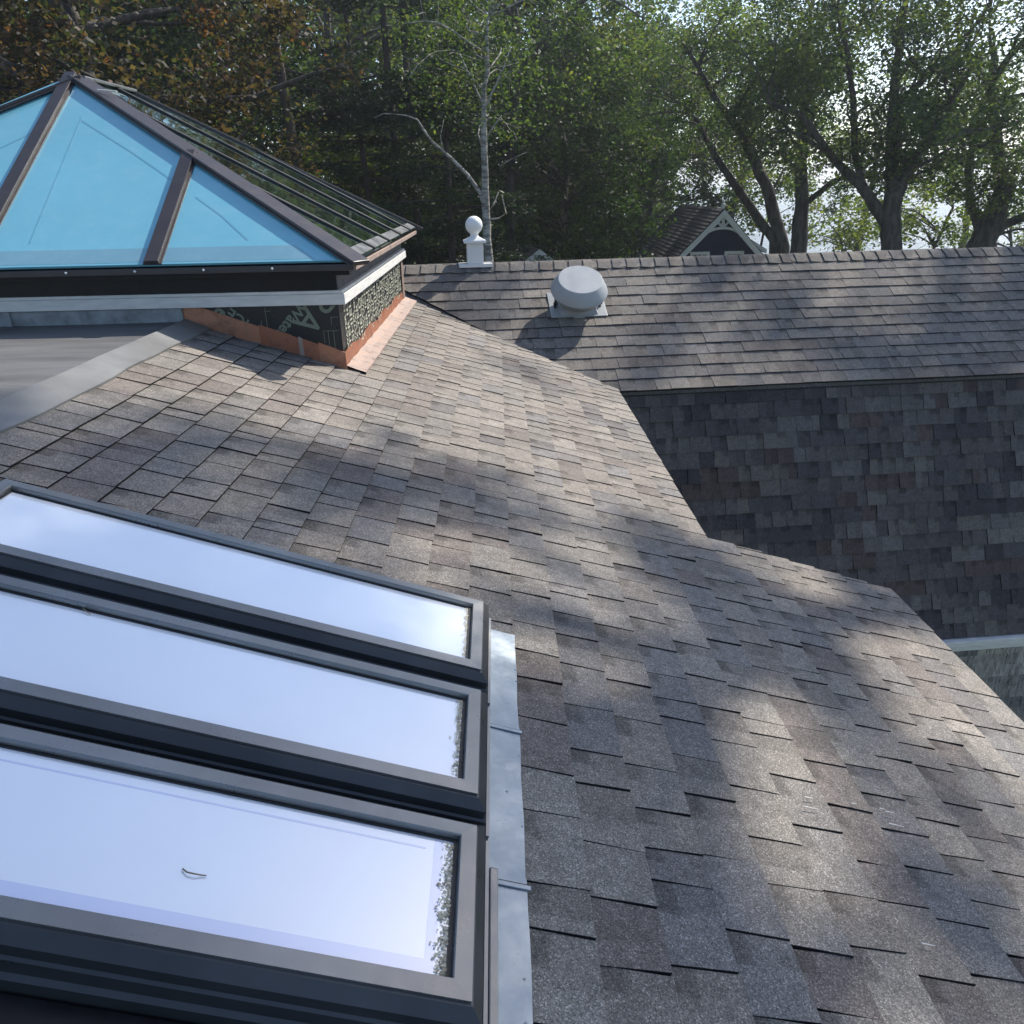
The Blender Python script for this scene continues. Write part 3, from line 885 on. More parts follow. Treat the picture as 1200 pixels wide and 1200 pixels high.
I3 = lambda x, y, z: (x, y, z)
proto = bpy.data.objects.new('skylight', None); COL.objects.link(proto)
local('frame', fm, M['frame_alu'], proto); local('cladding', cm_, M['clad_shaded'], proto)
mb = MB(); mb.box(I3, 0.0315, SW - 0.0315, -SLn + 0.0315, -0.0315, 0.088, 0.106); local('glass_pane', mb, M['sky_glass'], proto)
g = MB()
for (a, b, c, d) in ((0.032, SW - 0.032, -0.0395, -0.033), (0.032, SW - 0.032, -SLn + 0.033, -SLn + 0.037), (SW - 0.037, SW - 0.032, -SLn + 0.037, -0.0395)):
    g.box(I3, a, b, c, d, 0.1062, 0.1095)
local('gasket', g, M['gasket'], proto)
mb = MB(); mb.box(I3, -0.036, SW + 0.036, -SLn - 0.036, 0.036, -0.01, 0.045); local('curb', mb, M['black'], proto)
mb = MB(); mb.box(I3, -0.034, SW + 0.034, 0.0372, 0.044, 0.02, 0.052); local('sill_lip', mb, M['frame_alu'], proto)
kids = list(proto.children)
for i, (s0, _) in enumerate(spec):
    if i == 0: o = proto
    else:
        o = proto.copy(); COL.objects.link(o)
        for c in kids:
            d = c.copy(); COL.objects.link(d); d.parent = o
    base = A(s0, 0.287, 0) + OFF
    o.matrix_world = Matrix.Translation(Vector(base)) @ AM
    tag(o, labels[i], 'skylight', 'skylights set side by side in the shingle roof')


mb = MB(); mb.box(I3, 0.0320, 0.062, -SLn + 0.04, -0.06, 0.1061, 0.1064); mb.box(I3, 0.062, SW - 0.04, -0.075, -0.058, 0.1061, 0.1064); mb.box(I3, SW - 0.064, SW - 0.060, -SLn + 0.04, -0.09, 0.1061, 0.1064)
local('inner_edge_band', mb, M['sky_edge'], o)
# flashing beside the skylight feet
fl = thing('metal_flashing', A(1.3, 0.42, 0), 'dented silver grey metal flashing strip between the skylights and the shingles', 'flashing')
for (a, b, t1, nn) in ((1.44, 1.885, 0.419, 0.0235), (0.985, 1.475, 0.420, 0.0255), (0.1, 1.03, 0.421, 0.0275)):
    mb = MB(); n = 26; ss = np.linspace(a, b, n)
    for i in range(n - 1):
        def w(s, k):
            wob = 0.0010 * math.sin(s * 31 + a * 9) + 0.0006 * math.sin(s * 71)
            e = 0.0008 * math.sin(s * 23)
            return [A(s, 0.322, nn + 0.02), A(s, 0.334, nn + 0.001), A(s, 0.375, nn + wob * 0.4), A(s, t1 + e - 0.006, nn + wob), A(s, t1 + e, nn - 0.016)][k]
        for k in range(4): mb.quad([w(ss[i], k), w(ss[i + 1], k), w(ss[i + 1], k + 1), w(ss[i], k + 1)])
    obj('flashing_panel', mb, M['flash'], fl, smooth=True)
for s_, n_, t_ in ((1.452, 0.0262, 0.419), (1.008, 0.0282, 0.421)):
    mb = MB(); mb.box(A, s_ - 0.006, s_ + 0.004, 0.336, t_, n_, n_ + 0.004); obj('folded_seam', mb, M['flash'], fl, bevel=0.001)
    mb = MB(); mb.box(A, s_ + 0.0045, s_ + 0.0075, 0.336, t_ - 0.001, n_ - 0.001, n_ + 0.0015); obj('seam_gap', mb, M['gasket'], fl)
mb = MB(); mb.box(A, 0.05, 1.02, 0.3325, 0.350, 0.029, 0.052); obj('side_channel', mb, M['frame_alu'], fl, bevel=0.003)
mb = MB(); mb.box(A, -0.2, 1.925, -1.19, -1.082, 0.016, 0.030); mb.box(A, -0.2, 1.925, -1.10, -1.079, 0.030, 0.085)
obj('head_flashing', mb, M['flash'], fl, bevel=0.003)
mb = MB(); mb.box(A, 0.1, 0.672, -1.4, 0.325, 0.016, 0.030); obj('near_apron', mb, M['black'], fl)
# dents where nails sit
for k in range(9):
    mb = MB(); s = 0.75 + k * 0.125 + random.uniform(-.05, .05); t = random.choice([0.378, 0.402, 0.41])
    c = A(s, t, 0.0232 if s > 1.46 else (0.0252 if s > 1.0 else 0.0272)); mb.lathe(c, [(0.0, 0.0025), (0.0022, 0.002), (0.0034, 0.0)], 8)
    obj('nail_head', mb, M['vent_metal'], fl)

# twigs and leaf litter
def twig(name, pts, r, label, mat):
    c = pts[len(pts) // 2]; t = MB(); t.tube(pts, [r * (1 - 0.4 * i / len(pts)) for i in range(len(pts))], 6)
    o = thing(name, c, label, 'twig'); o2 = None
    me = mesh_from(name, t, mat, c); bpy.data.objects.remove(o)
    o = bpy.data.objects.new(name, me); COL.objects.link(o); o.location = tuple(np.array(c) + OFF); tag(o, label, 'twig'); return o
M['straw'] = simple('dry_straw', (0.28, 0.22, 0.14), 0.8)
M['pale_twig'] = simple('peeled_pale_twig', (0.75, 0.72, 0.66), 0.7)
def glass_pt(u, v, n=0.109):
    d = CR * (u - 600) / 870 - CU * (v - 600) / 870 + CW; return d * (-(H - n) / (d @ NA))
twig('twig', [glass_pt(214, 1018), glass_pt(219, 1022, 0.111), glass_pt(228, 1024, 0.112), glass_pt(236, 1025.5), glass_pt(242, 1026)], 0.0014, 'thin curled straw coloured twig lying on the nearest skylight pane', M['straw'])
twig('twig', [glass_pt(97, 713), glass_pt(101, 716, 0.111), glass_pt(106, 720)], 0.0012, 'tiny dark bit of twig on the middle skylight pane', M['straw'])
hp = lerp(cFR, Ap, 0.865) + UP * 0.064
twig('twig', [hp + RC * -0.06 + UP * 0.01, hp + UP * 0.006, hp + RC * 0.06 - UP * 0.0], 0.007, 'pale peeled stick lying across the dark hip bar of the glass lantern', M['pale_twig'])
lit = MB()
for s0 in (0.714, 1.124, 1.537):
    nleaf = {0.714: 420, 1.124: 330, 1.537: 150}[s0]
    for k in range(nleaf):
        s = s0 + 0.04 + random.random() ** (1.3 if s0 < 1 else 0.8) * 0.25; t = 0.287 - 0.040 - abs(random.gauss(0, 0.006 if s0 > 0.8 else 0.009))
        c = A(s, t, 0.1075 + random.random() * 0.003); a = random.uniform(0, 6.3); l = random.uniform(0.0014, 0.0034)
        if s0 < 1 and random.random() < 0.05: l *= 2.2
        x = (FA * math.cos(a) + DA * math.sin(a)) * l; y = (-FA * math.sin(a) + DA * math.cos(a)) * l * 0.7 + NA * random.uniform(-0.0004, 0.0004)
        k_ = random.uniform(0.6, 1.2); col = random.choice([(0.62, 0.54, 0.40), (0.74, 0.66, 0.52), (0.45, 0.37, 0.26), (0.70, 0.65, 0.55)])
        lit.quad([c - x, c - y * 0.9 + x * 0.2, c + x, c + y * 1.1 + x * 0.2], tuple(z * k_ for z in col))
lo = obj('leaf_litter', lit, M['litter'], None); tag(lo, 'pale dry leaf litter caught along the lower edge of the skylight panes', 'leaf litter', kind='stuff')

# ------------------------------------------------------------------ outbuildings
apx = at(849, 248, 30.0)
bh = thing('blue_house', (apx[0], apx[1] + 3.5, -7), 'small navy blue gabled house with white rake boards and a shingled roof beyond the ridge', 'house')
def Hs(x, y, z): return np.array([apx[0] + x, apx[1] + y, apx[2] + z])
ang = 1.0
mb = MB(); mb.prism([Hs(-3.0, 0.25, -7 - apx[2]), Hs(3.0, 0.25, -7 - apx[2]), Hs(3.0, 0.25, -3.1), Hs(0, 0.25, -0.12), Hs(-3.0, 0.25, -3.1)], (0, 6.6, 0)); obj('wall', mb, M['navy'], bh)
mb = MB()
for sx in (-1, 1):
    mb.hexa([Hs(0, 0, 0), Hs(sx * 3.4, 0, -3.45), Hs(sx * 3.4, 7.2, -3.45), Hs(0, 7.2, 0), Hs(0, 0, 0.1), Hs(sx * 3.4, 0, -3.35), Hs(sx * 3.4, 7.2, -3.35), Hs(0, 7.2, 0.1)])
    for k in range(30):
        d = k * 0.113
        mb.hexa([Hs(sx * d, 0.01, -d * 1.015 + 0.1), Hs(sx * (d + 0.113), 0.01, -(d + 0.113) * 1.015 + 0.1), Hs(sx * (d + 0.113), 7.19, -(d + 0.113) * 1.015 + 0.1), Hs(sx * d, 7.19, -d * 1.015 + 0.1),
                 Hs(sx * d, 0.01, -d * 1.015 + 0.105), Hs(sx * (d + 0.113), 0.01, -(d + 0.113) * 1.015 + 0.125), Hs(sx * (d + 0.113), 7.19, -(d + 0.113) * 1.015 + 0.125), Hs(sx * d, 7.19, -d * 1.015 + 0.105)])
obj('roof', mb, M['far_roof'], bh)
mb = MB()
for sx in (-1, 1):
    mb.hexa([Hs(0, -0.05, -0.19), Hs(sx * 3.4, -0.05, -3.62), Hs(sx * 3.4, -0.003, -3.62), Hs(0, -0.003, -0.19), Hs(0, -0.05, 0.06), Hs(sx * 3.4, -0.05, -3.38), Hs(sx * 3.4, -0.003, -3.38), Hs(0, -0.003, 0.06)])
obj('rake_board', mb, M['white_trim'], bh)
mb = MB()
arc = [(1.0 * math.sin(a), -1.0 + 0.42 * math.cos(a) - 0.02) for a in np.linspace(-1.25, 1.25, 15)]
arc = [(x * 0.72, z) for x, z in arc]
for (xa, za), (xb, zb) in zip(arc, arc[1:]):
    mb.hexa([Hs(xa, 0.0, za), Hs(xb, 0.0, zb), Hs(xb, 0.1, zb), Hs(xa, 0.1, za), Hs(xa, 0.0, za + 0.09), Hs(xb, 0.0, zb + 0.09), Hs(xb, 0.1, zb + 0.09), Hs(xa, 0.1, za + 0.09)])
mb.box(Hs, -0.05, 0.05, 0.01, 0.09, -0.55, -0.1)
for sx in (-1, 1): mb.bar(Hs(0, 0.05, -0.55), Hs(sx * 0.27, 0.05, -0.28), 0.07, 0.07, (0, -1, 0), -0.03)
obj('gable_brace', mb, M['white_trim'], bh)
for cx in (-0.72, 0.56):
    mb = MB(); x0, x1, z0, z1 = cx - 0.36, cx + 0.36, -2.2, -1.38
    for bx in ((x0, x1, z1 - 0.1, z1), (x0, x1, z0, z0 + 0.1), (x0, x0 + 0.1, z0 + 0.1, z1 - 0.1), (x1 - 0.1, x1, z0 + 0.1, z1 - 0.1)): mb.box(Hs, bx[0], bx[1], 0.19, 0.248, bx[2], bx[3])
    for k in (1, 2): mb.box(Hs, x0 + 0.1 + 0.52 * k / 3 - 0.012, x0 + 0.1 + 0.52 * k / 3 + 0.012, 0.21, 0.24, z0 + 0.1, z1 - 0.1)
    mb.box(Hs, x0 + 0.1, x1 - 0.1, 0.212, 0.238, (z0 + z1) / 2 - 0.012, (z0 + z1) / 2 + 0.012)
    wn = obj('window', mb, M['white_trim'], bh)
    mb = MB(); mb.box(Hs, x0 + 0.1, x1 - 0.1, 0.243, 0.249, z0 + 0.1, z1 - 0.1); wn['wloc'] = bh['wloc']; obj('pane', mb, M['pane_dark'], wn)
mb = MB(); mb.box(Hs, -0.1, 0.02, 0.05, 0.17, 0.1, 0.26); mb.lathe(Hs(-0.04, 0.11, 0.26), [(0.06, 0), (0.03, 0.03), (0.06, 0.08), (0.04, 0.13), (0, 0.14)], 12); obj('finial', mb, M['white_trim'], bh)
mb = MB(); mb.hexa([Hs(0.6, 0.9, -0.75), Hs(2.0, 0.9, -1.55), Hs(2.0, 3.4, -1.55), Hs(0.6, 3.4, -0.75), Hs(0.6, 0.9, -0.6), Hs(2.0, 0.9, -1.4), Hs(2.0, 3.4, -1.4), Hs(0.6, 3.4, -0.6)])
obj('side_dormer_roof', mb, M['white_trim'], bh)
mb = MB(); mb.prism([Hs(0.7, 1.05, -1.0), Hs(0.7, 1.05, -0.8), Hs(1.8, 1.05, -1.44), Hs(1.8, 1.05, -2.0)], (0, 2.2, 0)); obj('side_dormer_wall', mb, M['navy'], bh)

sp = at(632, 294, 24.0)
sh = thing('garden_shed', (sp[0], sp[1] + 1, -7), 'low grey shed with white gable trim behind the ridge, left of the fan', 'shed')
def Sh(x, y, z): return np.array([sp[0] + x - y * 0.35, sp[1] + y, sp[2] + z])
mb = MB(); mb.prism([Sh(-1.2, 0.1, -7 - sp[2]), Sh(1.2, 0.1, -7 - sp[2]), Sh(1.2, 0.1, -0.95), Sh(0, 0.1, -0.09), Sh(-1.2, 0.1, -0.95)], Sh(0, 3, 0) - Sh(0, 0, 0)); obj('wall', mb, M['shed_grey'], sh)
mb = MB()
for sx in (-1, 1):
    mb.hexa([Sh(0, 0, 0), Sh(sx * 1.4, 0, -1.02), Sh(sx * 1.4, 3.3, -1.02), Sh(0, 3.3, 0), Sh(0, 0, 0.07), Sh(sx * 1.4, 0, -0.95), Sh(sx * 1.4, 3.3, -0.95), Sh(0, 3.3, 0.07)])
obj('roof', mb, M['far_roof'], sh)
mb = MB()
for sx in (-1, 1):
    mb.hexa([Sh(0, -0.04, -0.1), Sh(sx * 1.4, -0.04, -1.12), Sh(sx * 1.4, -0.002, -1.12), Sh(0, -0.002, -0.1), Sh(0, -0.04, 0.05), Sh(sx * 1.4, -0.04, -0.97), Sh(sx * 1.4, -0.002, -0.97), Sh(0, -0.002, 0.05)])
obj('rake_board', mb, M['white_trim'], sh)

# ------------------------------------------------------------------ trees
def leaf_cloud(name, centers, radii, per, size, pal, mat, parent, flat=1.0, asp=0.6, needle=False, droop=0.0):
    cen = np.array(centers); rad = np.array(radii); k = len(cen)
    idx = np.repeat(np.arange(k), per); n = len(idx)
    d = RNG.normal(size=(n, 3)); d /= np.linalg.norm(d, axis=1)[:, None]
    rr = RNG.random(n) ** 0.45
    p = cen[idx] + d * (rr * rad[idx])[:, None] * np.array([1, 1, flat])
    if droop: p[:, 2] -= droop * (rr * rad[idx]) ** 1.5
    a = RNG.normal(size=(n, 3)); a[:, 2] *= 0.5; a /= np.linalg.norm(a, axis=1)[:, None]
    b = RNG.normal(size=(n, 3)); b -= (b * a).sum(1)[:, None] * a; b /= np.linalg.norm(b, axis=1)[:, None]
    sz = size * RNG.uniform(0.6, 1.3, n)
    a = a * sz[:, None]; b = b * (sz * asp)[:, None]
    V = np.empty((n, 4, 3)); V[:, 0] = p - a; V[:, 1] = p - b * 1.0 + a * 0.15; V[:, 2] = p + a; V[:, 3] = p + b + a * 0.15
    loc = np.array(parent['wloc'])
    V = (V - loc).reshape(-1, 3)
    me = bpy.data.meshes.new(name)
    me.vertices.add(4 * n); me.vertices.foreach_set('co', V.ravel())
    me.loops.add(4 * n); me.loops.foreach_set('vertex_index', np.arange(4 * n))
    me.polygons.add(n); me.polygons.foreach_set('loop_start', np.arange(n) * 4)
    try: me.polygons.foreach_set('loop_total', np.full(n, 4))
    except Exception: pass
    me.update(calc_edges=True)
    pc = np.array([x[0] for x in pal]); pw = np.array([x[1] for x in pal], float); pw /= pw.sum()
    ci = RNG.choice(len(pal), k, p=pw)                      # each clump has a tone of its own
    cl = pc[ci][idx]; alt = pc[RNG.choice(len(pal), n, p=pw)]
    m = (RNG.random(n) < 0.35)[:, None]; cl = np.where(m, alt, cl) * RNG.uniform(0.7, 1.35, (n, 1))
    at_ = me.attributes.new('col', 'FLOAT_COLOR', 'FACE')
    at_.data.foreach_set('color', np.hstack([cl, np.ones((n, 1))]).astype(np.float32).ravel())
    me.materials.append(mat)
    o = bpy.data.objects.new(name, me); COL.objects.link(o); o.parent = parent
    return o


def curve_pts(p, q, n, bend, rnd):
    p = np.array(p); q = np.array(q); L = np.linalg.norm(q - p)
    pts = []
    mid = RNG.normal(size=3) * L * rnd; ph = RNG.uniform(0, 6.28)
    side = np.cross(q - p, RNG.normal(size=3)); side /= np.linalg.norm(side) + 1e-9
    for i in range(n):
        t = i / (n - 1); w = math.sin(math.pi * t)
        pts.append(p + (q - p) * t + mid * w + UP * bend * L * w + side * L * 0.035 * math.sin(t * 9 + ph) * w)
    return pts


TREES = []


def tree(name, label, cat, base, trunks, blobs, clump=(0.38, 0.85), per=70, size=0.06, pal=None, mat='leaf', bark='bark', flat=0.75, asp=0.6,
         group=None, limbs=26, limb_r=0.06, hollow=0.3, droop=0.0, extra=()):
    """trunks: list of polylines [(x,y,z,r)...]; blobs: (centre, radii, number of leaf clumps)"""
    t = thing(name, (base[0], base[1], -7), label, cat, group)
    tb = MB(); nodes = []
    for tr in trunks:
        P = [np.array(x[:3], float) for x in tr]; r = [x[3] for x in tr]
        pp, rr = [], []
        for i in range(len(P) - 1):
            m = 5
            for j in range(m):
                k = j / m; w = 0.03 * np.linalg.norm(P[i + 1] - P[i]) * math.sin(k * math.pi) * RNG.normal(size=3) * np.array([1, 1, 0.2])
                pp.append(P[i] + (P[i + 1] - P[i]) * k + w * 0.4); rr.append((r[i] + (r[i + 1] - r[i]) * k) * RNG.uniform(0.95, 1.06))
        pp.append(P[-1]); rr.append(r[-1])
        tb.tube(pp, rr, 10)
        nodes += [(q, s) for q, s in zip(pp, rr)]
    cen = []; rad = []
    for c, rd, n in blobs:
        c = np.array(c, float); rd = np.array(rd, float); k = 0
        while k < n:
            d = RNG.normal(size=3); d /= np.linalg.norm(d); q = (hollow + (1 - hollow) * RNG.random()) ** 0.6
            cen.append(c + d * rd * q); rad.append(RNG.uniform(*clump)); k += 1
    cen_a = np.array(cen)
    NP = np.array([n_[0] for n_ in nodes]); NR = np.array([n_[1] for n_ in nodes])
    pick_ = RNG.permutation(len(cen))[:limbs]
    newn = []
    for i in pick_:
        c = cen_a[i]; dd = np.linalg.norm(NP - c, axis=1) + np.maximum(0, NP[:, 2] - c[2] + 0.5) * 1.5
        j = int(np.argmin(dd)); L = np.linalg.norm(c - NP[j])
        r0 = min(NR[j] * 0.6, limb_r * (0.5 + L / 4))
        pts = curve_pts(NP[j], c, 8, 0.10, 0.10)
        tb.tube(pts, list(np.linspace(r0, max(0.008, r0 * 0.25), 8)), 6)
        newn += [(pts[m], r0 * (1 - 0.1 * m)) for m in (3, 4, 5, 6)]
        for e in range(3):
            m = RNG.integers(3, 7); q = pts[m] + RNG.normal(size=3) * np.array([0.7, 0.7, 0.5]) * min(1.0, L / 2.5)
            tb.tube(curve_pts(pts[m], q, 5, 0.1, 0.1), list(np.linspace(r0 * 0.35, 0.006, 5)), 5)
    for pts, ra, rb_ in extra:
        n = len(pts); tb.tube(pts, list(np.linspace(ra, rb_, n)), 7)
    obj('trunk', tb, M[bark], t, smooth=True)
    leaf_cloud('crown', cen, rad, per, size, pal, M[mat], t, flat=flat, asp=asp, droop=droop)
    TREES.append(t)
    return t


def conifer(label, base, top, r0, rad0, z0, pal, nb=60, lean=(0, 0), group=None, per=60, size=0.07, cat='conifer'):
    """straight trunk with tiers of flat drooping sprays"""
    b = np.array([base[0], base[1], -7.0]); tp = b + np.array([lean[0], lean[1], top + 7.0])
    t = thing('conifer_tree', b, label, cat, group); tb = MB()
    tb.tube([b + (tp - b) * k for k in np.linspace(0, 1, 12)], list(np.linspace(r0, 0.03, 12)), 10)
    cen, rad = [], []
    for i in range(nb):
        k = RNG.random() ** 0.9; z = z0 + (top - z0) * k; c = b + (tp - b) * ((z + 7) / (top + 7))
        L = rad0 * (1 - 0.75 * k) * RNG.uniform(0.55, 1.1); a = RNG.uniform(0, 2 * math.pi)
        d = np.array([math.cos(a), math.sin(a), -0.12 + 0.3 * k])
        tb.tube([c + d * L * m - UP * 0.06 * L * m * m for m in np.linspace(0, 1, 5)], list(np.linspace(0.035, 0.006, 5)), 5)
        m = int(3 + L * 1.6)
        for j in range(m):
            q = 0.25 + 0.8 * (j + RNG.random()) / m
            cen.append(c + d * L * q - UP * 0.06 * L + RNG.normal(size=3) * np.array([0.2, 0.2, 0.06])); rad.append(RNG.uniform(0.3, 0.6))
    obj('trunk', tb, M['bark_pine'], t, smooth=True)
    leaf_cloud('crown', cen, rad, per, size, pal, M['needle'], t, flat=0.28, asp=0.28, droop=0.15)
    return t


G_DK = [((0.022, 0.042, 0.016), 4), ((0.030, 0.055, 0.018), 3), ((0.016, 0.030, 0.014), 2)]
G_MID = [((0.052, 0.086, 0.030), 4), ((0.072, 0.105, 0.034), 3), ((0.036, 0.064, 0.026), 3), ((0.10, 0.115, 0.040), 1.2)]
G_LT = [((0.080, 0.115, 0.028), 4), ((0.11, 0.14, 0.035), 3), ((0.055, 0.085, 0.026), 2), ((0.15, 0.15, 0.045), 0.7)]
G_BR = [((0.060, 0.045, 0.030), 4), ((0.072, 0.044, 0.030), 2.5), ((0.040, 0.048, 0.024), 4), ((0.11, 0.048, 0.026), 0.5), ((0.035, 0.028, 0.022), 3)]
G_BL = [((0.055, 0.088, 0.052), 4), ((0.075, 0.110, 0.058), 3), ((0.038, 0.066, 0.044), 2), ((0.10, 0.125, 0.06), 1.5)]


def gp(u, d):
    p = at(u, 300, d); return p[0], p[1]


def P3(u, v, d): return at(u, v, d)


def simple_tree(name, label, u, d, top, rx, zc, rz, n, pal, r0=0.2, **kw):
    x, y = gp(u, d)
    tr = [[(x, y, -7, r0), (x + RNG.uniform(-.3, .3), y, -3, r0 * 0.8), (x + RNG.uniform(-.5, .5), y, zc, r0 * 0.55), (x + RNG.uniform(-.6, .6), y, min(top - 0.6, zc + rz * 0.5), 0.04)]]
    return tree(name, label, kw.pop('cat', 'tree'), (x, y), tr, [((x, y, zc), (rx, rx, rz), n)], pal=pal, **kw)


gL = 'trees standing close behind the left half of the house'
gR = 'oaks and maples on the seaward side'
simple_tree('copper_maple', 'brown and bronze leaved maple above the glass lantern peak', 130, 17.5, 8.5, 5.0, 2.6, 4.6, 300, G_BR, per=130, size=0.056, r0=0.28, group=gL)
simple_tree('copper_maple', 'bronze green leaved maple at the far left corner', -60, 21, 8, 4.4, 2.2, 4.5, 170, G_BR, per=120, size=0.062, group=gL)
simple_tree('green_maple', 'dense shaded maple between the bronze maple and the white pine', 270, 29, 9, 4.6, 1.5, 5.0, 240, G_DK, per=120, size=0.075, group=gL)
simple_tree('green_maple', 'dark green maple filling in behind the bronze maples', 60, 27, 10, 6.5, 1.5, 5.5, 230, G_DK, per=110, size=0.09, group=gL)
x, y = gp(383, 20)
conifer('tall white pine with a bare lower trunk right of the lantern peak', (x, y), 11, 0.19, 3.4, 2.2, G_DK, nb=44, lean=(-1.1, 0), group=gL)
x, y = gp(477, 24); conifer('left one of two slender pines close together above the birch branch', (x, y), 12, 0.17, 2.6, 3.6, G_DK, nb=30, lean=(-0.3, 0), group=gL)
x, y = gp(493, 24.5); conifer('right one of two slender pines close together above the birch branch', (x, y), 12, 0.16, 2.6, 4.2, G_DK, nb=26, lean=(-0.1, 0), group=gL)
x, y = gp(450, 22); conifer('dark hemlock with low sweeping boughs just right of the lantern', (x, y), 5.0, 0.17, 3.6, -4.5, G_DK, nb=90, lean=(-0.5, 0), group=gL, per=80)
x, y = gp(530, 21); conifer('dark hemlock with layered boughs behind the white finial', (x, y), 3.2, 0.16, 3.3, -4.5, G_DK, nb=80, group=gL, per=80)
simple_tree('young_maple', 'bright green understory maple glowing between the lantern and the pines', 415, 25, 2.5, 2.6, -0.6, 2.3, 60, G_LT, per=110, size=0.07, r0=0.09, group=gL)
simple_tree('young_maple', 'bright green sapling showing low behind the slender pines', 470, 27, 3.5, 2.6, 0.2, 2.2, 40, G_LT, per=90, size=0.07, r0=0.09, group=gL)
simple_tree('green_maple', 'deep green maple crown above the pair of slender pines', 420, 29, 11, 5, 5.5, 4.5, 95, G_MID, per=100, size=0.085, group=gL)

# birch with a broken pale limb
x, y = gp(571, 17.5); z = lambda v, d=17.5, u=571: at(u, v, d)
tr = [[(*z(700), 0.16)], ]
bt = [tuple(np.append([x, y, -7], 0.12)), tuple(np.append(z(305, u=573), 0.095)), tuple(np.append(z(240, u=569), 0.085)), tuple(np.append(z(150, u=567), 0.066)), tuple(np.append(z(125, u=567), 0.055)), tuple(np.append(z(20, u=572), 0.03))]
ex = [([z(242, u=568), z(225, u=562), z(205, u=548), z(185, u=528), z(165, u=505), z(150, u=495), z(140, u=489)], 0.05, 0.018),
      ([z(140, u=489), z(135, u=475), z(133, u=450), z(138, u=438)], 0.016, 0.007), ([z(180, u=520), z(160, u=516), z(140, u=520)], 0.014, 0.005),
      ([z(252, u=570), z(240, u=578), z(225, u=584)], 0.03, 0.012), ([z(257, u=571), z(256, u=584), z(250, u=593), z(238, u=590), z(228, u=588)], 0.022, 0.009),
      ([z(165, u=568), z(150, u=577), z(135, u=588)], 0.022, 0.008), ([z(130, u=567), z(110, u=576), z(80, u=590), z(50, u=600)], 0.03, 0.01),
      ([z(195, u=585), z(186, u=600), z(178, u=618)], 0.012, 0.005)]
tree('birch_tree', 'slender pale barked birch with a broken bare limb reaching left, behind the finial', 'birch', (x, y), [bt],
     [(at(575, 60, 18), (2.1, 1.8, 2.2), 60), (at(560, -60, 18), (2.4, 2, 2), 40)], per=60, size=0.045, pal=G_MID, bark='bark_birch', limbs=16, limb_r=0.02, group=gL, extra=ex)

simple_tree('green_maple', 'broad dark green maple between the birch and the blue house', 655, 29, 7.0, 4.6, 0.6, 5.2, 330, G_DK, per=130, size=0.07, r0=0.24, group=gL)
simple_tree('green_maple', 'shadowy maple close behind the left slope of the blue house', 760, 42, 7, 5.4, -0.2, 5.2, 260, G_DK, per=120, size=0.085, r0=0.24, group=gL)
simple_tree('green_maple', 'tall loose crowned maple above the exhaust fan', 610, 26, 10, 4.2, 4.4, 3.4, 130, G_MID, per=120, size=0.07, r0=0.22, group=gL)
simple_tree('green_maple', 'sunlit yellow green maple under the open patch of sky', 745, 36, 9.0, 5.2, 3.0, 3.8, 170, G_MID, per=120, size=0.072, r0=0.22, group=gR)
simple_tree('green_maple', 'loose green crown left of the big forked oak', 860, 40, 10, 5.2, 4.0, 4.2, 150, G_LT, per=110, size=0.072, r0=0.2, group=gR)

simple_tree('green_maple', 'hazy rounded maple far behind the forked oak', 1000, 44, 8, 5.0, 1.6, 3.8, 80, G_LT, per=100, size=0.085, r0=0.2, group=gR)
simple_tree('green_maple', 'hazy thin crowned maple far behind the gnarled oak', 1120, 46, 8, 4.6, 2.6, 3.2, 48, G_MID, per=100, size=0.085, r0=0.2, group=gR)
# leaning twin maple
d = 25
x, y = gp(925, d)
t1 = [(x, y, -7, 0.27), tuple(np.append(at(918, 290, d), 0.197)), tuple(np.append(at(897, 215, d), 0.164)), tuple(np.append(at(868, 155, d), 0.131)), tuple(np.append(at(840, 118, d), 0.090)), tuple(np.append(at(800, 50, d), 0.041))]
t2 = [(x - 0.1, y + .1, -6, 0.2), tuple(np.append(at(907, 282, d), 0.139)), tuple(np.append(at(872, 232, d), 0.123)), tuple(np.append(at(838, 182, d), 0.098)), tuple(np.append(at(815, 140, d), 0.049))]
tree('leaning_maple', 'maple with two dark trunks leaning left, right of the blue house', 'maple', (x, y), [t1, t2],
     [(at(840, 100, d), (3.4, 2.6, 1.9), 66), (at(890, 60, d), (2.6, 2.4, 1.7), 40), (at(900, 200, d + 1.5), (1.6, 1.4, 0.8), 10)], per=150, size=0.047, pal=G_MID, limbs=26, limb_r=0.05, group=gR)
x, y = gp(938, d - 1); d2 = d - 1
t1 = [(x, y, -7, 0.3), tuple(np.append(at(936, 292, d2), 0.230)), tuple(np.append(at(940, 240, d2), 0.197)), tuple(np.append(at(938, 190, d2), 0.164)), tuple(np.append(at(945, 100, d2), 0.098)), tuple(np.append(at(950, 10, d2), 0.041))]
ex = [([at(944, 238, d2), at(960, 226, d2), at(975, 213, d2), at(990, 207, d2), at(1003, 208, d2)], 0.09, 0.06)]
tree('straight_maple', 'upright maple trunk between the leaning pair and the forked oak', 'maple', (x, y), [t1],
     [(at(930, 130, d2), (2.2, 2.2, 1.7), 44), (at(950, 20, d2), (2.8, 2.4, 1.8), 50)], per=150, size=0.047, pal=G_BL, limbs=22, limb_r=0.05, group=gR, extra=ex)

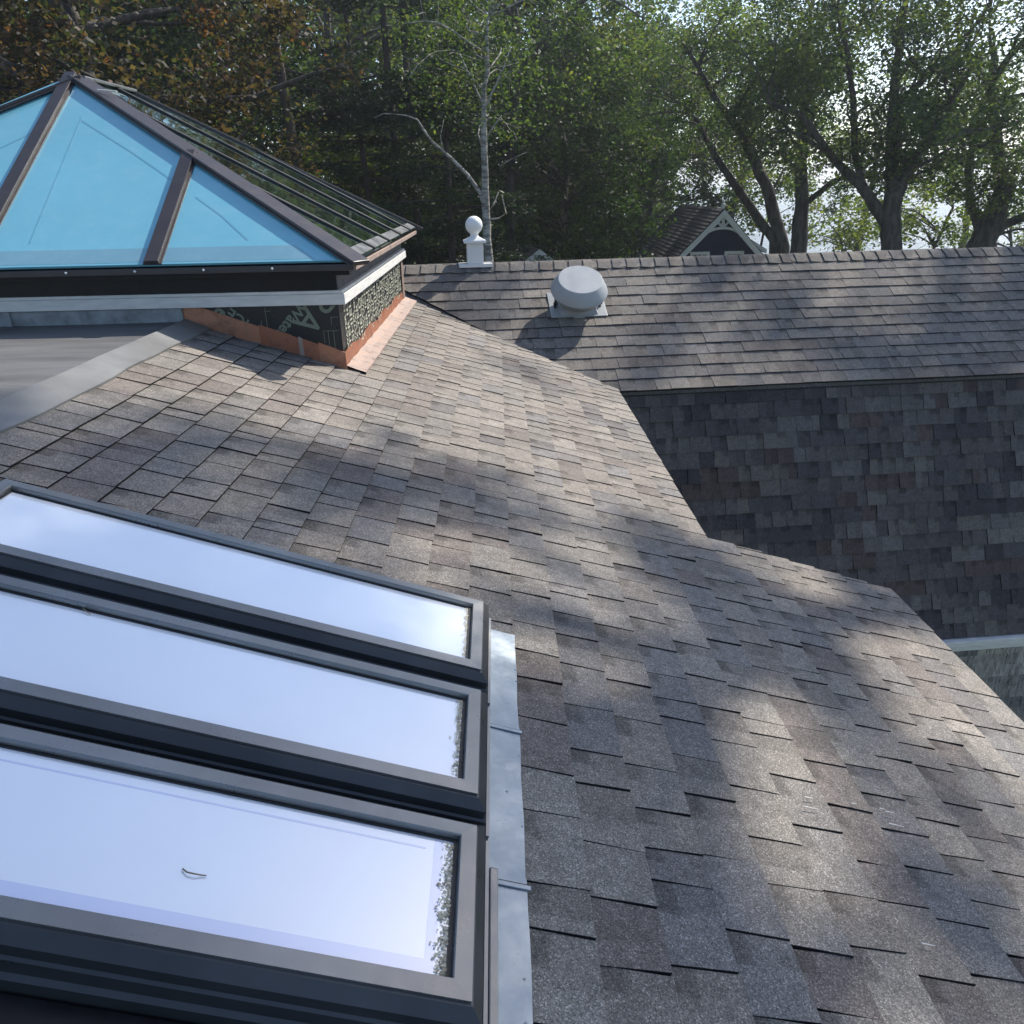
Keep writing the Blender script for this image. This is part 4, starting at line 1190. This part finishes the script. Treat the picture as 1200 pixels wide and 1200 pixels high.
# forked oak
d = 21.5
x, y = gp(1045, d)
tm = [(x, y, -7, 0.42), tuple(np.append(at(1045, 291, d), 0.246)), tuple(np.append(at(1044, 250, d), 0.221)), tuple(np.append(at(1048, 225, d), 0.205))]
ta = [tuple(np.append(at(1048, 235, d), 0.164)), tuple(np.append(at(1045, 200, d), 0.148)), tuple(np.append(at(1045, 150, d), 0.123)), tuple(np.append(at(1050, 80, d), 0.090)), tuple(np.append(at(1062, 0, d), 0.066)), tuple(np.append(at(1068, -120, d), 0.033))]
tb_ = [tuple(np.append(at(1050, 232, d), 0.164)), tuple(np.append(at(1062, 200, d), 0.139)), tuple(np.append(at(1080, 175, d), 0.107)), tuple(np.append(at(1095, 150, d), 0.090)), tuple(np.append(at(1120, 110, d), 0.066)), tuple(np.append(at(1150, 60, d), 0.033))]
tc_ = [tuple(np.append(at(1040, 262, d), 0.164)), tuple(np.append(at(1024, 240, d), 0.139)), tuple(np.append(at(1010, 218, d), 0.123)), tuple(np.append(at(985, 195, d), 0.098)), tuple(np.append(at(965, 170, d - .5), 0.082)), tuple(np.append(at(940, 135, d - .5), 0.074)), tuple(np.append(at(900, 120, d - 1), 0.041))]
td_ = [tuple(np.append(at(1012, 225, d), 0.098)), tuple(np.append(at(1002, 180, d), 0.082)), tuple(np.append(at(1000, 120, d), 0.074)), tuple(np.append(at(995, 70, d), 0.057)), tuple(np.append(at(980, 10, d), 0.033))]
te_ = [tuple(np.append(at(1047, 190, d), 0.098)), tuple(np.append(at(1056, 120, d), 0.082)), tuple(np.append(at(1085, 90, d), 0.066)), tuple(np.append(at(1110, 70, d), 0.057)), tuple(np.append(at(1150, 20, d), 0.041)), tuple(np.append(at(1175, -20, d), 0.025))]
tree('forked_oak', 'big oak with a thick trunk forking low into several heavy limbs', 'oak', (x, y), [tm, ta, tb_, tc_, td_, te_],
     [(at(1010, 120, d), (2.6, 2.4, 2.0), 62), (at(1060, 60, d), (3.2, 3.0, 2.0), 66), (at(1100, 160, d), (2.0, 1.8, 1.0), 26), (at(1000, 20, d), (3.0, 2.6, 1.8), 50), (at(1030, 190, d + .5), (1.7, 1.4, 0.7), 16),
      ((x + 0.5, y - 0.5, 7.0), (5.2, 5.0, 3.0), 120)],
     per=150, size=0.047, pal=G_BL + [((0.085, 0.115, 0.035), 4)], limbs=70, limb_r=0.055, group=gR)
# right oak
d = 24
x, y = gp(1158, d)
tm = [(x, y, -7, 0.45), tuple(np.append(at(1150, 288, d), 0.344)), tuple(np.append(at(1166, 250, d), 0.271)), tuple(np.append(at(1180, 215, d), 0.230))]
ta = [tuple(np.append(at(1176, 222, d), 0.205)), tuple(np.append(at(1170, 180, d), 0.139)), tuple(np.append(at(1165, 130, d), 0.098)), tuple(np.append(at(1160, 100, d), 0.098)), tuple(np.append(at(1180, 70, d), 0.074)), tuple(np.append(at(1205, 40, d), 0.049))]
tb_ = [tuple(np.append(at(1150, 275, d), 0.115)), tuple(np.append(at(1138, 240, d), 0.098)), tuple(np.append(at(1134, 200, d), 0.082)), tuple(np.append(at(1140, 172, d), 0.066)), tuple(np.append(at(1160, 170, d), 0.041))]
tc_ = [tuple(np.append(at(1162, 278, d), 0.115)), tuple(np.append(at(1180, 262, d), 0.098)), tuple(np.append(at(1205, 250, d), 0.082)), tuple(np.append(at(1240, 225, d), 0.057))]
td_ = [tuple(np.append(at(1162, 102, d), 0.082)), tuple(np.append(at(1150, 88, d), 0.074)), tuple(np.append(at(1135, 72, d), 0.057)), tuple(np.append(at(1132, 50, d), 0.041))]
te_ = [tuple(np.append(at(1160, 102, d), 0.066)), tuple(np.append(at(1168, 70, d), 0.049)), tuple(np.append(at(1160, 50, d), 0.041)), tuple(np.append(at(1160, 20, d), 0.025))]
tree('gnarled_oak', 'gnarled oak with bare twisting upper limbs at the right edge', 'oak', (x, y), [tm, ta, tb_, tc_, td_, te_],
     [(at(1140, 135, d), (1.9, 1.7, 0.6), 24), (at(1185, 180, d), (1.9, 1.7, 1.5), 34), (at(1200, 225, d), (1.6, 1.6, 0.9), 20), (at(1230, 110, d), (2.6, 2.2, 2.6), 40), (at(1180, 20, d), (3.0, 2.5, 1.3), 30), ((x + 2, y, 8.0), (5, 5, 3.0), 70)],
     per=150, size=0.047, pal=G_BL + [((0.095, 0.12, 0.035), 4)], limbs=46, limb_r=0.05, group=gR)
for k, (u, d, zc, rx, rz, n, lb) in enumerate([(890, 34, -0.6, 2.0, 1.5, 34, 'yellow green sapling glowing behind the leaning trunks'), (985, 33, -1.6, 2.6, 1.0, 30, 'low bright sapling between the straight trunk and the forked oak'),
                                   (1090, 30, -1.0, 2.2, 1.2, 36, 'bright bushy sapling just right of the forked oak trunk'), (1185, 33, -1.7, 2.0, 0.8, 12, 'small bright bush behind the gnarled oak at the right edge')]):
    simple_tree('sapling', lb, u, d, zc + rz, rx, zc, rz, n, G_LT, per=90, size=0.07, r0=0.07, group=gR, limbs=14)
# unseen oaks whose leaf clumps are set along sun rays to dapple the roofs
SAZ, SEL = 47.0, 43.5
SV = np.array([math.sin(R(SAZ)) * math.cos(R(SEL)), math.cos(R(SAZ)) * math.cos(R(SEL)), math.sin(R(SEL))])
def on_roof(u, v, n, p0):
    d = CR * (u - 600) / 870 - CU * (v - 600) / 870 + CW; return d * ((n @ p0) / (d @ n))
SHA = [(A(1.3, -0.55), 0.95, 62), (A(0.6, -0.1), 0.7, 40), (A(0.8, 0.45), 0.30, 9), (A(1.9, -1.6), 0.8, 26), (A(-0.3, -0.6), 1.2, 60)]
for u, v, r, n in [(880, 715, 0.38, 15), (970, 790, 0.26, 8), (800, 650, 0.26, 7), (690, 1110, 0.30, 11), (860, 1180, 0.26, 8), (1130, 1130, 0.28, 7), (1150, 975, 0.16, 3),
                   (560, 590, 0.24, 5), (330, 560, 0.5, 10), (460, 560, 0.32, 5), (150, 520, 0.45, 7), (620, 440, 0.16, 2), (1010, 690, 0.2, 5), (640, 880, 0.24, 6)]:
    SHA.append((on_roof(u, v, NA, -H * NA), r, n))
for u, v, r, n in [(905, 378, 0.22, 5), (1190, 345, 0.42, 12), (770, 425, 0.2, 3), (1010, 420, 0.45, 7), (560, 330, 0.3, 3), (1100, 330, 0.3, 4), (830, 330, 0.3, 3), (1160, 420, 0.4, 8)]:
    SHA.append((on_roof(u, v, NB, PB0), r, n))
SB1, SB2 = [], []
for p, r, n in SHA:
    L = RNG.uniform(20, 23); c = p + SV * L
    (SB1 if p[0] < 1.4 else SB2).append((c, (r, r, r * 0.8), n))
for nm, bl, off in (('unseen tall oak with a crown shaped to shade the roofs, nearer the house', SB1, (0.5, -0.5)), ('unseen tall oak with a crown shaped to shade the roofs, farther along', SB2, (1.5, 0.5))):
    cx = float(np.mean([b[0][0] for b in bl])) + off[0]; cy = float(np.mean([b[0][1] for b in bl])) + off[1]
    tr = [[(cx, cy, -7, 0.4), (cx, cy, 2, 0.3), (cx + 0.2, cy, 9, 0.2), (cx, cy, 14.5, 0.06)]]
    tree('roof_shading_oak', nm, 'oak', (cx, cy), tr, bl, clump=(0.25, 0.45), per=40, size=0.062, pal=G_MID, limbs=24, limb_r=0.04, hollow=0.0, group='unseen oaks shaped to shade the roofs')

# distant wood as one mass
fw = thing('distant_wood', (-10, 55, -7), 'dark green mass of woodland far behind the nearer trees', 'woodland', None, 'stuff')
cen, rad = [], []
for k in range(2600):
    a = RNG.uniform(-48, 11); dd = RNG.uniform(42, 62); cen.append((dd * math.sin(R(a)), dd * math.cos(R(a)), RNG.uniform(-6, 11 - max(0, a + 2) * 0.35))); rad.append(RNG.uniform(0.9, 1.6))
lc = leaf_cloud('foliage_mass', cen, rad, 110, 0.16, G_MID, M['leaf'], fw)
lc['kind'] = 'stuff'

# ------------------------------------------------------------------ ground, sea
def ground_mat():
    m, nt, out = new_mat('grass_and_earth')
    p = N(nt, 'ShaderNodeBsdfPrincipled', Roughness=0.95); v = objvec(nt)
    c = ramp(nt, noise(nt, v, 0.6, 6, 0.7), [(0.35, (0.035, 0.055, 0.018)), (0.55, (0.06, 0.08, 0.03)), (0.75, (0.11, 0.10, 0.06))])
    nt.links.new(c, p.inputs['Base Color']); nt.links.new(bump(nt, noise(nt, v, 8), 0.5, 0.05), p.inputs['Normal']); nt.links.new(p.outputs[0], out.inputs[0]); return m


mb = MB()
rs = [0.01, 5, 10, 20, 30, 38, 42, 46, 50, 60, 80, 150, 400, 1000, 1500]; na = 96
def gz_(r, a):
    s = math.sin(a); sea = 1 / (1 + math.exp(-(math.degrees(math.atan2(math.sin(a), math.cos(a))) - 4) / 2.5)) if -40 < math.degrees(math.atan2(math.sin(a), math.cos(a))) < 120 else (1.0 if 0 < math.degrees(math.atan2(math.sin(a), math.cos(a))) < 160 else 0.0)
    k = min(1, max(0, (r - 40) / 12)); return -7 - 9 * k * sea
for i in range(len(rs) - 1):
    for j in range(na):
        a, b = 2 * math.pi * j / na - math.pi, 2 * math.pi * (j + 1) / na - math.pi
        f = lambda r, t: (r * math.sin(t), r * math.cos(t), gz_(r, t))
        mb.quad([f(rs[i], a), f(rs[i + 1], a), f(rs[i + 1], b), f(rs[i], b)][::-1])
o = obj('ground', mb, ground_mat(), None); o['kind'] = 'structure'
m, nt, out = new_mat('sea_water')
p = N(nt, 'ShaderNodeBsdfPrincipled', Roughness=0.12); p.inputs['Base Color'].default_value = (0.03, 0.07, 0.10, 1); p.inputs['IOR'].default_value = 1.33
nt.links.new(bump(nt, noise(nt, objvec(nt), 0.8, 8, 0.6), 1.0, 0.5), p.inputs['Normal']); nt.links.new(p.outputs[0], out.inputs[0])
mb = MB(); rs = [30, 60, 150, 400, 1000, 1490]
for i in range(len(rs) - 1):
    for j in range(40):
        a, b = R(-5 + 125 * j / 40), R(-5 + 125 * (j + 1) / 40)
        f = lambda r, t: (r * math.sin(t), r * math.cos(t), -12.0)
        mb.quad([f(rs[i], b), f(rs[i + 1], b), f(rs[i + 1], a), f(rs[i], a)][::-1])
o = obj('sea', mb, m, None); o['kind'] = 'structure'

# haze volume added to give the sun's glare over the trees
m, nt, out = new_mat('glare_haze')
pv = N(nt, 'ShaderNodeVolumePrincipled', Density=0.0014, Anisotropy=0.6); pv.inputs['Color'].default_value = (0.86, 0.93, 1.0, 1)
nt.links.new(pv.outputs[0], out.inputs['Volume'])
mb = MB(); mb.box(I3, -1510, 1510, -1510, 1510, -17.5, 19.0)
o = obj('haze', mb, m, None); o['kind'] = 'stuff'

# ------------------------------------------------------------------ light, sky, camera
AZ, EL_ = 47.0, 43.5
W = bpy.data.worlds.new('World'); S.world = W; W.use_nodes = True
nt = W.node_tree; nt.nodes.clear()
sky = nt.nodes.new('ShaderNodeTexSky'); sky.sky_type = 'NISHITA'; sky.sun_disc = False
sky.sun_elevation = R(EL_); sky.sun_rotation = R(AZ); sky.air_density = 0.9; sky.dust_density = 0.8; sky.ozone_density = 1.0
bg = nt.nodes.new('ShaderNodeBackground'); bg.inputs[1].default_value = 0.14
wo = nt.nodes.new('ShaderNodeOutputWorld'); nt.links.new(sky.outputs[0], bg.inputs[0]); nt.links.new(bg.outputs[0], wo.inputs[0])
sun = bpy.data.lights.new('sun', 'SUN'); sun.energy = 4.7; sun.angle = R(0.53); sun.color = (1.0, 0.94, 0.85)
so = bpy.data.objects.new('sun', sun); COL.objects.link(so)
sv = Vector((math.sin(R(AZ)) * math.cos(R(EL_)), math.cos(R(AZ)) * math.cos(R(EL_)), math.sin(R(EL_))))
so.rotation_euler = sv.to_track_quat('Z', 'Y').to_euler()
cam = bpy.data.cameras.new('camera'); cam.sensor_width = 36; cam.lens = 36 * 870 / 1200; cam.clip_start = 0.05; cam.clip_end = 8000
co = bpy.data.objects.new('camera', cam); COL.objects.link(co)
mt = Matrix(((CR[0], CU[0], -CW[0], 0), (CR[1], CU[1], -CW[1], 0), (CR[2], CU[2], -CW[2], OFF[2]), (0, 0, 0, 1)))
co.matrix_world = mt
S.camera = co
S.view_settings.view_transform = 'Standard'; S.view_settings.look = 'None'; S.view_settings.gamma = 1; S.view_settings.exposure = 0.6
S.cycles.max_bounces = 8; S.cycles.transparent_max_bounces = 8
clean()
